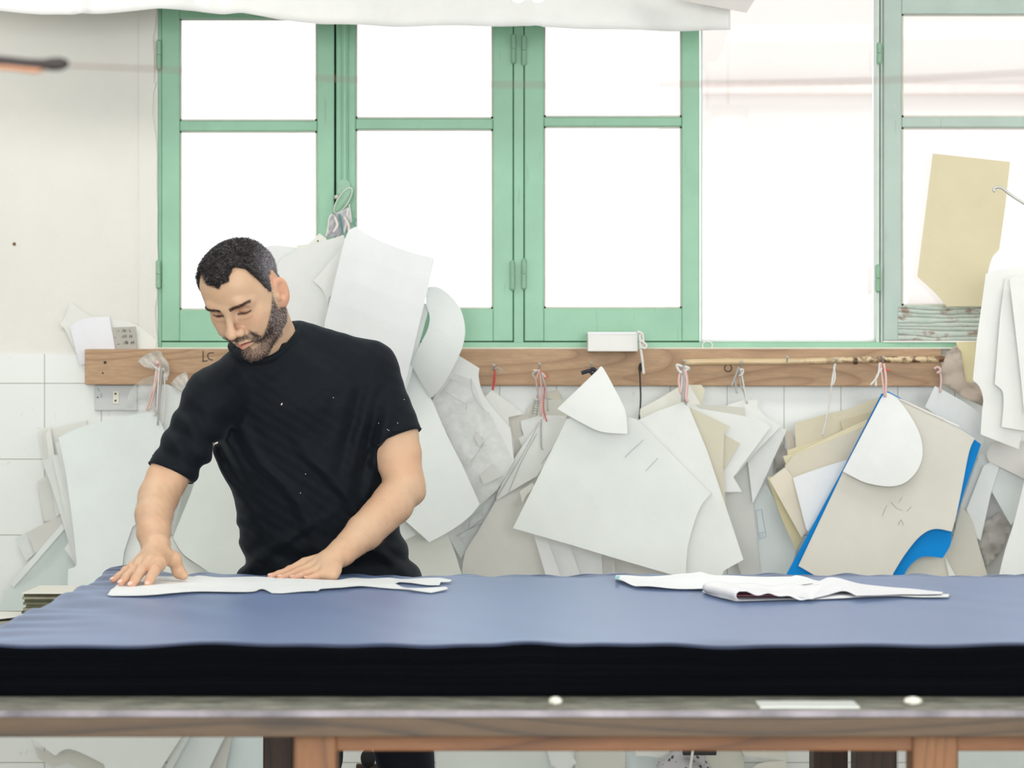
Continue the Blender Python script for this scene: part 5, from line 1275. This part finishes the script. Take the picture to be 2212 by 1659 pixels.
# ---- colouring of the skin (own colours: lips, stubble, brows, flushed ears; painted shade round the eyes)
def sstep(a, b, x): t = np.clip((x - a) / (b - a), 0, 1); return t * t * (3 - 2 * t)
U_ = [0, 9, 16, 24, 34, 42, 48, 53, 57, 62, 66, 70, 90, 100, 112, 135, 180]
ZH = [.074, .076, .083, .091, .093, .084, .064, .034, .006, .000, .012, .036, .036, .020, -.015, -.048, -.055]
def hair_f(L):
    u = np.degrees(np.arctan2(np.abs(L[:, 0]), -(L[:, 1] - .012)))
    zz = np.interp(u, U_, ZH)
    nz = .0018 * np.sin(L[:, 0] * 260 + L[:, 2] * 90) + .0018 * np.sin(L[:, 1] * 310 + L[:, 2] * 210 + 1)
    return L[:, 2] - zz + nz, u
def beard_f(L):
    x, y, z = L[:, 0], L[:, 1], L[:, 2]; ax = np.abs(x)
    u = np.degrees(np.arctan2(ax, -(y - .012)))
    # cheek line rises from mouth corner to the sideburn
    line = np.interp(u, [0, 14, 22, 32, 45, 60, 72, 80, 90], [-.080, -.077, -.061, -.040, -.015, .014, .030, .030, .02])
    f = np.minimum(line - z, .02)
    f = np.where(u > 92, -.02, f)
    lim = 63 + 26 * sstep(-.030, -.046, z); f = np.minimum(f, (lim - u) * .0012)
    f = np.where((ax > .0715) & (z > -.045) & (y > -.03), -.02, f)                        # stop at the ear
    f = np.minimum(f, (z + .113) * .6 + .004)
    mous = np.minimum(np.minimum((z + .0495) * 2, (-.036 - z) * 2), (.030 - ax))
    side = np.minimum(.0245 - np.abs(z + .056 + (ax - .022) * .3), .010 - np.abs(ax - .031))
    chin = np.where((ax < .007) & (z < -.071) & (z > -.085), .004, -1)
    return np.maximum(np.maximum(f, mous), np.maximum(side, chin)), u
L = hl(V); isH = (np.linalg.norm(L - np.array([0, 0, 0]), axis=1) < .17)
n_v = len(V); base = np.array(lin((208, 175, 145))); col = np.tile(base, (n_v, 1))
def blend(c, m): global col; m = np.clip(m, 0, 1)[:, None]; col = col * (1 - m) + np.array(lin(c)) * m
x, y, z = L[:, 0], L[:, 1], L[:, 2]; ax = np.abs(x)
front = isH & (y < -.03)
blend((226, 160, 142), isH * np.exp(-((x / .016) ** 2 + ((z + .022) / .016) ** 2)) * (y < -.09) * .25)
blend((222, 146, 120), isH * (ax > .0725) * (y > -.02) * (y < .04) * .45)
blend((214, 160, 130), front * np.exp(-(((ax - .045) / .022) ** 2 + ((z + .015) / .022) ** 2)) * .35)
blend((206, 164, 130), front * sstep(.03, .05, z) * .3)
# shade painted into sockets, lid creases and eye bags; lash line, closed lid slit
blend((170, 118, 92), front * np.exp(-(((ax - .0315) / .019) ** 2 + ((z - .012) / .011) ** 2)) * .6)
lash = np.exp(-(((z - (.0085 - 14 * (ax - .031) ** 2 * -.4)) / .0021) ** 2)) * (ax > .016) * (ax < .047) * (y < -.072)
blend((52, 36, 30), front * lash * 1.0)
eye = np.exp(-(((ax - .030) / .0085) ** 2 + ((z - .0105) / .0032) ** 2)); blend((36, 26, 22), front * eye * .97)
blend((150, 100, 78), front * np.exp(-(((z - .0215 + 8 * (ax - .031) ** 2) / .0014) ** 2)) * (ax > .016) * (ax < .048) * (y < -.06) * .7)
blend((168, 116, 92), front * np.exp(-(((z + .0035 - 9 * (ax - .031) ** 2) / .0032) ** 2)) * (ax > .014) * (ax < .048) * (y < -.06) * .3)
# lips
blend((186, 116, 104), front * (y < -.088) * (ax < .024) * sstep(.0095, .0065, np.abs(z + .0585) + ax * .28) * .85)
blend((96, 48, 44), front * (y < -.084) * (ax < .024) * sstep(.0022, .0010, np.abs(z + .0576)) * .9)
bf, ub = beard_f(L); hf, uh = hair_f(L)
blend((94, 78, 74), isH * (L[:, 1] < .03) * sstep(-.002, .007, bf) * .66)
blend((60, 50, 48), isH * sstep(.002, .008, hf) * .85 * ~((ax > .0725) & (z < .034)))
brow = sstep(.0050, .0026, np.abs(z - (.0275 + .0065 * np.sin(np.clip((ax - .008) / .045, 0, 1) * 2.4))) + .05 * np.maximum(0, ax - .030)) * (ax > .010) * (ax < .054)
blend((56, 42, 36), front * (y < -.05) * brow * .7)
# knuckles and finger tips pinker
for T_ in (RF, LF):
    for k_ in 'imrp':
        for i, am in ((0, .35), (2, .6)):
            c = pv(*T_[k_][i][:3]); dd = np.linalg.norm(V - c, axis=1); blend((222, 146, 132), np.exp(-(dd / .011) ** 2) * am)
arm = V[:, 2] < 1.25
blend((206, 160, 128), arm * (.35 + .25 * np.sin(V[:, 0] * 37) * np.sin(V[:, 2] * 51)))
man = empty('person', (-.40, 5.85, 0), 'bearded man in a black t-shirt leaning over the table, hands on white paper', 'person')
mesh_np('body', V, Q, M['skin'], man, cols=col)

# ---- short hair: a scalp layer plus strands, beard and brow strands
rng = np.random.default_rng(5)
hairf = Field(); hairf.pr = head[:4]
def hdisp(p):
    Lq = hl(p); f, u = hair_f(Lq)
    t = .0095 * sstep(-.002, .030, f) * (1 + .25 * sstep(.06, .11, Lq[:, 2])) + .0035 * sstep(.0, .01, f) - .0035
    t = np.where(t > 0, t * (1 - .5 * sstep(30, 60, u)), t)
    cl = .0013 * (np.sin(Lq[:, 0] * 330 + 3 * np.sin(Lq[:, 2] * 120)) * np.sin(Lq[:, 1] * 290 + Lq[:, 2] * 240) + .6 * np.sin(Lq[:, 0] * 620) * np.sin(Lq[:, 1] * 700 + Lq[:, 2] * 500))
    return t + cl * sstep(0, .012, f)
VH, QH = surface(hairf, HO - .2, HO + .2, .0016, disp=hdisp)
LH = hl(VH); fH, uH = hair_f(LH)
keep = (fH > -.004); kq = keep[QH].all(1); QH = QH[kq]
us = np.unique(QH); mp = np.full(len(VH), -1); mp[us] = np.arange(len(us)); VH = VH[us]; QH = mp[QH]; LH = LH[us]; fH = fH[us]; uH = uH[us]
NH = vnormals(VH, QH)
dark = np.array(lin((44, 38, 38))); greyc = np.array(lin((150, 146, 152)))
gm = sstep(50, 78, uH) * sstep(.105, .06, LH[:, 2]) * (.45 + .3 * rng.random(len(VH))) + .05 * rng.random(len(VH))
mesh_np('hair', VH, QH, M['hair'], man, cols=dark * (1 - gm[:, None]) + greyc * gm[:, None])
hair_ob = bpy.data.objects['hair']

def strands(name, Vs, Ns, dirs, length, width, cols, parent):
    n = len(Vs); tips = Vs + dirs * length[:, None]; midp = Vs + dirs * length[:, None] * .55 + Ns * (length * .12)[:, None]
    side = np.cross(dirs, rng.normal(size=(n, 3))); side /= np.linalg.norm(side, axis=1)[:, None]
    w = width[:, None] * side
    A = np.stack([Vs - w, Vs + w, midp + w * .7, midp - w * .7, tips + w * .15, tips - w * .15], 1).reshape(-1, 3)
    b = np.arange(n)[:, None] * 6
    Qs = np.concatenate([b + np.array([[0, 1, 2, 3]]), b + np.array([[3, 2, 4, 5]])])
    return mesh_np(name, A, Qs, M['hair'], parent, cols=np.repeat(cols, 6, 0))
# hair strands
ax_y = HR[:, 1]; ax_z = HR[:, 2]
i = rng.choice(len(VH), 28000, replace=True); i = i[fH[i] > .002]
comb = (-HR[:, 1]) * .5 - HR[:, 2] * .1
d = NH[i] * .75 + comb + rng.normal(size=(len(i), 3)) * .30; d /= np.linalg.norm(d, axis=1)[:, None]
tt_ = (rng.random(len(i)) < (.07 + .68 * sstep(48, 76, uH[i]) * sstep(.115, .06, LH[i, 2]))).astype(float) * (.5 + .5 * rng.random(len(i)))
cs = dark * .8 * (1 - tt_[:, None]) + np.array(lin((178, 174, 182))) * tt_[:, None]
ln = (.0042 + .0035 * sstep(.04, .1, LH[i, 2])) * (.6 + .7 * rng.random(len(i))) * sstep(0, .012, fH[i]).clip(.45, 1)
so = strands('hair_strands', VH[i] - NH[i] * .001 + rng.normal(size=(len(i), 3)) * .0005, NH[i], d, ln, np.full(len(i), .00023), cs, man); so['kind'] = 'stuff'
# beard
cand = np.where(isH & (bf > .0005) & (y < .01) & (hf < .0))[0]
i = rng.choice(cand, min(17000, len(cand)), replace=False)
keepb = rng.random(len(i)) < np.clip(.22 + bf[i] * 70, 0, 1) * np.where(ax[i] > .03, 1, .9)
i = i[keepb]
dn = -HR[:, 2][None] - N[i] * (N[i] @ -HR[:, 2])[:, None]; dn /= np.maximum(.3, np.linalg.norm(dn, axis=1))[:, None]
d = N[i] * .45 + dn * .75 + rng.normal(size=(len(i), 3)) * .3; d /= np.linalg.norm(d, axis=1)[:, None]
gt = (rng.random(len(i)) < np.where(ub[i] > 40, .42, .10)) * (.5 + .5 * rng.random(len(i)))
cs = np.array(lin((48, 38, 36))) * (1 - gt[:, None]) + np.array(lin((190, 182, 184))) * gt[:, None]
so = strands('beard', V[i] - N[i] * .0004, N[i], d, .0030 + .0028 * rng.random(len(i)), np.full(len(i), .00030), cs, man); so['kind'] = 'stuff'
# brows
cand = np.where(front & (y < -.05) & (brow > .3))[0]
i = rng.choice(cand, min(1600, len(cand)), replace=False)
sd = np.sign(x[i])[:, None]
d = N[i] * .3 + HR[:, 0][None] * sd * .8 + HR[:, 2][None] * .15 + rng.normal(size=(len(i), 3)) * .18; d /= np.linalg.norm(d, axis=1)[:, None]
so = strands('eyebrows', V[i] - N[i] * .0003, N[i], d, .004 + .002 * rng.random(len(i)), np.full(len(i), .00032), np.tile(np.array(lin((40, 30, 28))), (len(i), 1)), man); so['kind'] = 'stuff'
# forearm hair
cand = np.where((V[:, 2] < CAMZ - .20) & (V[:, 2] > ZS + .055) & (N[:, 1] < .2))[0]
i = rng.choice(cand, min(2600, len(cand)), replace=False)
d = N[i] * .35 + np.array([0, -.2, -1.]) * .7 + rng.normal(size=(len(i), 3)) * .35; d /= np.linalg.norm(d, axis=1)[:, None]
so = strands('arm_hair', V[i], N[i], d, .004 + .004 * rng.random(len(i)), np.full(len(i), .00008), np.tile(np.array(lin((120, 90, 70))), (len(i), 1)), man); so['kind'] = 'stuff'
# fingernails
def nail(T_, k_, up):
    a = pv(*T_[k_][1][:3]); b = pv(*T_[k_][2][:3]); r_ = T_[k_][2][3]
    f = b - a; f /= np.linalg.norm(f); u = np.array(up, float); u -= f * (u @ f); u /= np.linalg.norm(u); s_ = np.cross(f, u)
    bm = bmesh.new()
    bmesh.ops.create_uvsphere(bm, u_segments=14, v_segments=8, radius=1)
    Rm = Matrix(((s_[0], f[0], u[0]), (s_[1], f[1], u[1]), (s_[2], f[2], u[2])))
    c = b + f * r_ * .25 + u * r_ * .84
    for v in bm.verts: v.co = Vector(c) + Rm @ Vector((v.co.x * r_ * .62, v.co.y * r_ * .72, v.co.z * r_ * .17))
    obj('fingernail', bm, NAIL, man, smooth=True)
NAIL = simple('fingernail', (232, 190, 176), .3, .02)
for k_ in 'imrp': nail(RF, k_, (0, -.25, 1)); nail(LF, k_, (0, -.2, 1))

# ---- t-shirt
def loft(st):
    st = sorted([((p[0] + p[1]) / 2, (p[1] - p[0]) / 2, p[2], p[3], p[4]) for p in st], key=lambda s: -s[2])
    zc = np.array([pv(s[0], s[2], s[3])[2] for s in st])[::-1]; xc = np.array([pv(s[0], s[2], s[3])[0] for s in st])[::-1]
    o = np.argsort(zc); aw = np.array([s[1] * s[3] / F for s in st])[::-1]; yc = np.array([s[3] for s in st])[::-1]; bw = np.array([s[4] for s in st])[::-1]
    zc, xc, aw, yc, bw = zc[o], xc[o], aw[o], yc[o], bw[o]
    def f(p):
        zz = p[:, 2]; X = np.interp(zz, zc, xc); Y = np.interp(zz, zc, yc); A = np.interp(zz, zc, aw); B = np.interp(zz, zc, bw)
        q = ((np.abs((p[:, 0] - X) / A)) ** 2.4 + (np.abs((p[:, 1] - Y) / B)) ** 2.4) ** (1 / 2.4)
        d = (q - 1) * np.minimum(A, B) * .95
        return smax(d, np.maximum(zz - zc[-1], zc[0] - zz), .03)
    return (f, np.array([xc.mean(), yc.mean(), (zc[0] + zc[-1]) / 2]), (zc[-1] - zc[0]) / 2 + .15, 'u', .03)
shirt = Field()
shirt.add(loft([(500, 780, 782, 5.71, .075), (462, 815, 835, 5.72, .105), (452, 828, 880, 5.73, .118), (462, 832, 950, 5.745, .122), (484, 842, 1010, 5.755, .12), (503, 850, 1060, 5.765, .12),
                (514, 858, 1120, 5.775, .118), (521, 872, 1170, 5.785, .118), (531, 890, 1215, 5.79, .112), (530, 903, 1250, 5.795, .112), (528, 910, 1290, 5.80, .112)]))
shirt.add(cone(pv(643, 748, 5.72), pv(795, 797, 5.71), .053, .056, k=.03), cone(pv(545, 798, 5.67), pv(462, 860, 5.63), .056, .056, k=.03),
          cone(pv(600, 790, 5.68), pv(640, 850, 5.70), .07, .09, k=.04))
def sleeve(a, b, ra, rb, n, c, k=.025):
    cf_ = cone(a, b, ra, rb); n = np.array(n) / np.linalg.norm(n); c = np.array(c)
    def f(p): return smax(cf_[0](p), (p - c) @ n, .003)
    return (f, cf_[1], cf_[2], 'u', k)
aR = pv(800, 800, 5.71); cR = pv(851, 950, 5.70); nR = pv(872, 996, 5.69) - pv(846, 935, 5.70)
shirt.add(sleeve(aR, pv(866, 992, 5.69), .054, .062, nR, cR))
aL = pv(462, 858, 5.63); cL = pv(369, 1021, 5.595); nL = pv(358, 1040, 5.59) - pv(378, 998, 5.60)
shirt.add(sleeve(aL, pv(355, 1048, 5.585), .056, .047, nL, cL))
# hollow cuffs and neck opening
shirt.add(ell(pv(582, 796, 5.69), (.088, .085, .062), k=.02))
shirt.add(cone(pv(580, 724, 5.672), pv(560, 620, 5.60), .054, .085, 's', .003))
rs_ = np.random.default_rng(2)
def sdisp(p):
    X, Y, Z = p[:, 0], p[:, 1], p[:, 2]
    w1 = .02 * np.sin(Z * 13 + X * 4) + .012 * np.sin(Z * 31 + 1)
    body_m = sstep(1.33, 1.15, Z)
    # long diagonal folds running from the far shoulder down to the waist
    s = (X * .85 + Z * .45 + w1) * 62
    f1 = np.maximum(0, np.sin(s)) ** 2 * .0080 * (.5 + .5 * np.sin(Z * 9 + X * 7))
    f2 = np.maximum(0, np.sin((X * .5 - Z * .9 + w1) * 70 + 2)) ** 3 * .0075 * sstep(1.12, 1.0, Z)
    armpit = np.exp(-(((X + .60) / .07) ** 2 + ((Z - 1.22) / .07) ** 2)); f3 = .006 * armpit * np.sin((X * .9 + Z * .5) * 140)
    armp2 = np.exp(-(((X + .29) / .06) ** 2 + ((Z - 1.24) / .09) ** 2)); f4 = .007 * armp2 * np.sin((X * 1.0 - Z * .25) * 130 + 1)
    sl = np.exp(-(((X + .67) / .06) ** 2 + ((Z - 1.25) / .08) ** 2)); f5 = .004 * sl * np.sin((X * .5 + Z) * 120)
    waist = sstep(1.08, 1.0, Z) * .004 * np.sin(Z * 95 + X * 26 + 3 * np.sin(X * 11))
    # hems stitched a little tighter
    return f1 * body_m + f2 + f3 + f4 + f5 + waist + .0006 * np.sin(X * 160 + Z * 60) * np.sin(Z * 190)
VS, QS = surface(shirt, (-.86, 5.45, .90), (-.10, 6.02, 1.50), .0026, disp=sdisp)
ts = mesh_np('t_shirt', VS, QS, M['tshirt'], man, label='plain black short sleeved t-shirt')
# collar band
cp = [pv(*q) for q in ((499, 748, 5.645), (509, 762, 5.62), (530, 775, 5.60), (558, 780, 5.592), (590, 772, 5.60), (618, 752, 5.622), (640, 725, 5.66), (651, 704, 5.70), (642, 702, 5.735), (618, 706, 5.765), (582, 714, 5.775), (545, 722, 5.76), (512, 734, 5.70))]
bm = bmesh.new(); tube(bm, catmull([Vector(q) for q in cp], 6, closed=True), .0072, 8, closed=True)
obj('collar', bm, M['tshirt'], man, smooth=True)
# cuff hems
def hem(c, n, r1, name='sleeve_hem'):
    n = n / np.linalg.norm(n); a = np.cross(n, [0, 1, 0]); a /= np.linalg.norm(a); b = np.cross(n, a)
    bm = bmesh.new()
    for o in (0, -.016):
        tube(bm, [Vector(c + n * o + (a * math.cos(t_) + b * math.sin(t_)) * (r1 + .0002)) for t_ in np.linspace(0, 2 * math.pi, 40)[:-1]], .0019 if o == 0 else .0007, 6, closed=True)
    return obj(name, bm, M['tshirt'], man, smooth=True)
hem(cR, nR, .0595); hem(cL, nL, .0480)
# lint specks
bm = bmesh.new()
for (px, py) in ((608, 874), (609, 872), (720, 859), (818, 914), (837, 928), (859, 914), (873, 863), (878, 933), (848, 943), (338, 1004), (660, 1024), (649, 1065), (380, 863), (503, 751), (875, 933), (840, 930)):
    # cast onto the shirt
    ro = np.array([0, 0, CAMZ]); rd = pv(px, py, 1.0) - ro; rd /= np.linalg.norm(rd); t0 = 5.4
    for _ in range(60):
        q = ro + rd * t0; dd = float(shirt(q[None])[0] - sdisp(q[None])[0])
        if dd < .0003: break
        t0 += max(dd * .7, .0005)
        if t0 > 6.2: break
    if t0 < 6.1: bmesh.ops.create_icosphere(bm, subdivisions=1, radius=.0011 if px not in (608, 609) else .0016, matrix=Matrix.Translation(Vector(q)))
obj('lint', bm, M['wstring'], man, label='white lint specks')

# ---- trousers and shoes
tr = Field()
tr.add(loft([(550, 880, 1245, 5.80, .095), (540, 890, 1300, 5.81, .105), (530, 900, 1380, 5.81, .11)]))
for s, hx_ in ((1, -.235), (-1, -.405)):
    kx = hx_ + s * .0; tr.add(cone((hx_ - s * .02, 5.81, .88), (kx + s * .02, 5.80, .50), .078, .056, k=.03), cone((kx + s * .02, 5.80, .50), (kx + s * .03, 5.84, .09), .056, .050, k=.02))
VT, QT = surface(tr, (-.75, 5.6, .02), (0, 6.1, 1.05), .006, disp=lambda p: .003 * np.sin(p[:, 2] * 60 + p[:, 0] * 30) * np.sin(p[:, 0] * 40))
mesh_np('trousers', VT, QT, M['jeans'], man, label='dark trousers')
sh = Field()
for hx_ in (-.205, -.435):
    sh.add(cone((hx_, 5.86, .045), (hx_, 5.70, .035), .042, .034, k=.03))
sh.add((lambda p: -(p[:, 2] - .002), np.array([-.35, 5.8, 0]), 2.0, 'i', .002))
VX, QX = surface(sh, (-.62, 5.55, -.02), (-.08, 5.98, .12), .006)
mesh_np('shoes', VX, QX, M['black'], man)
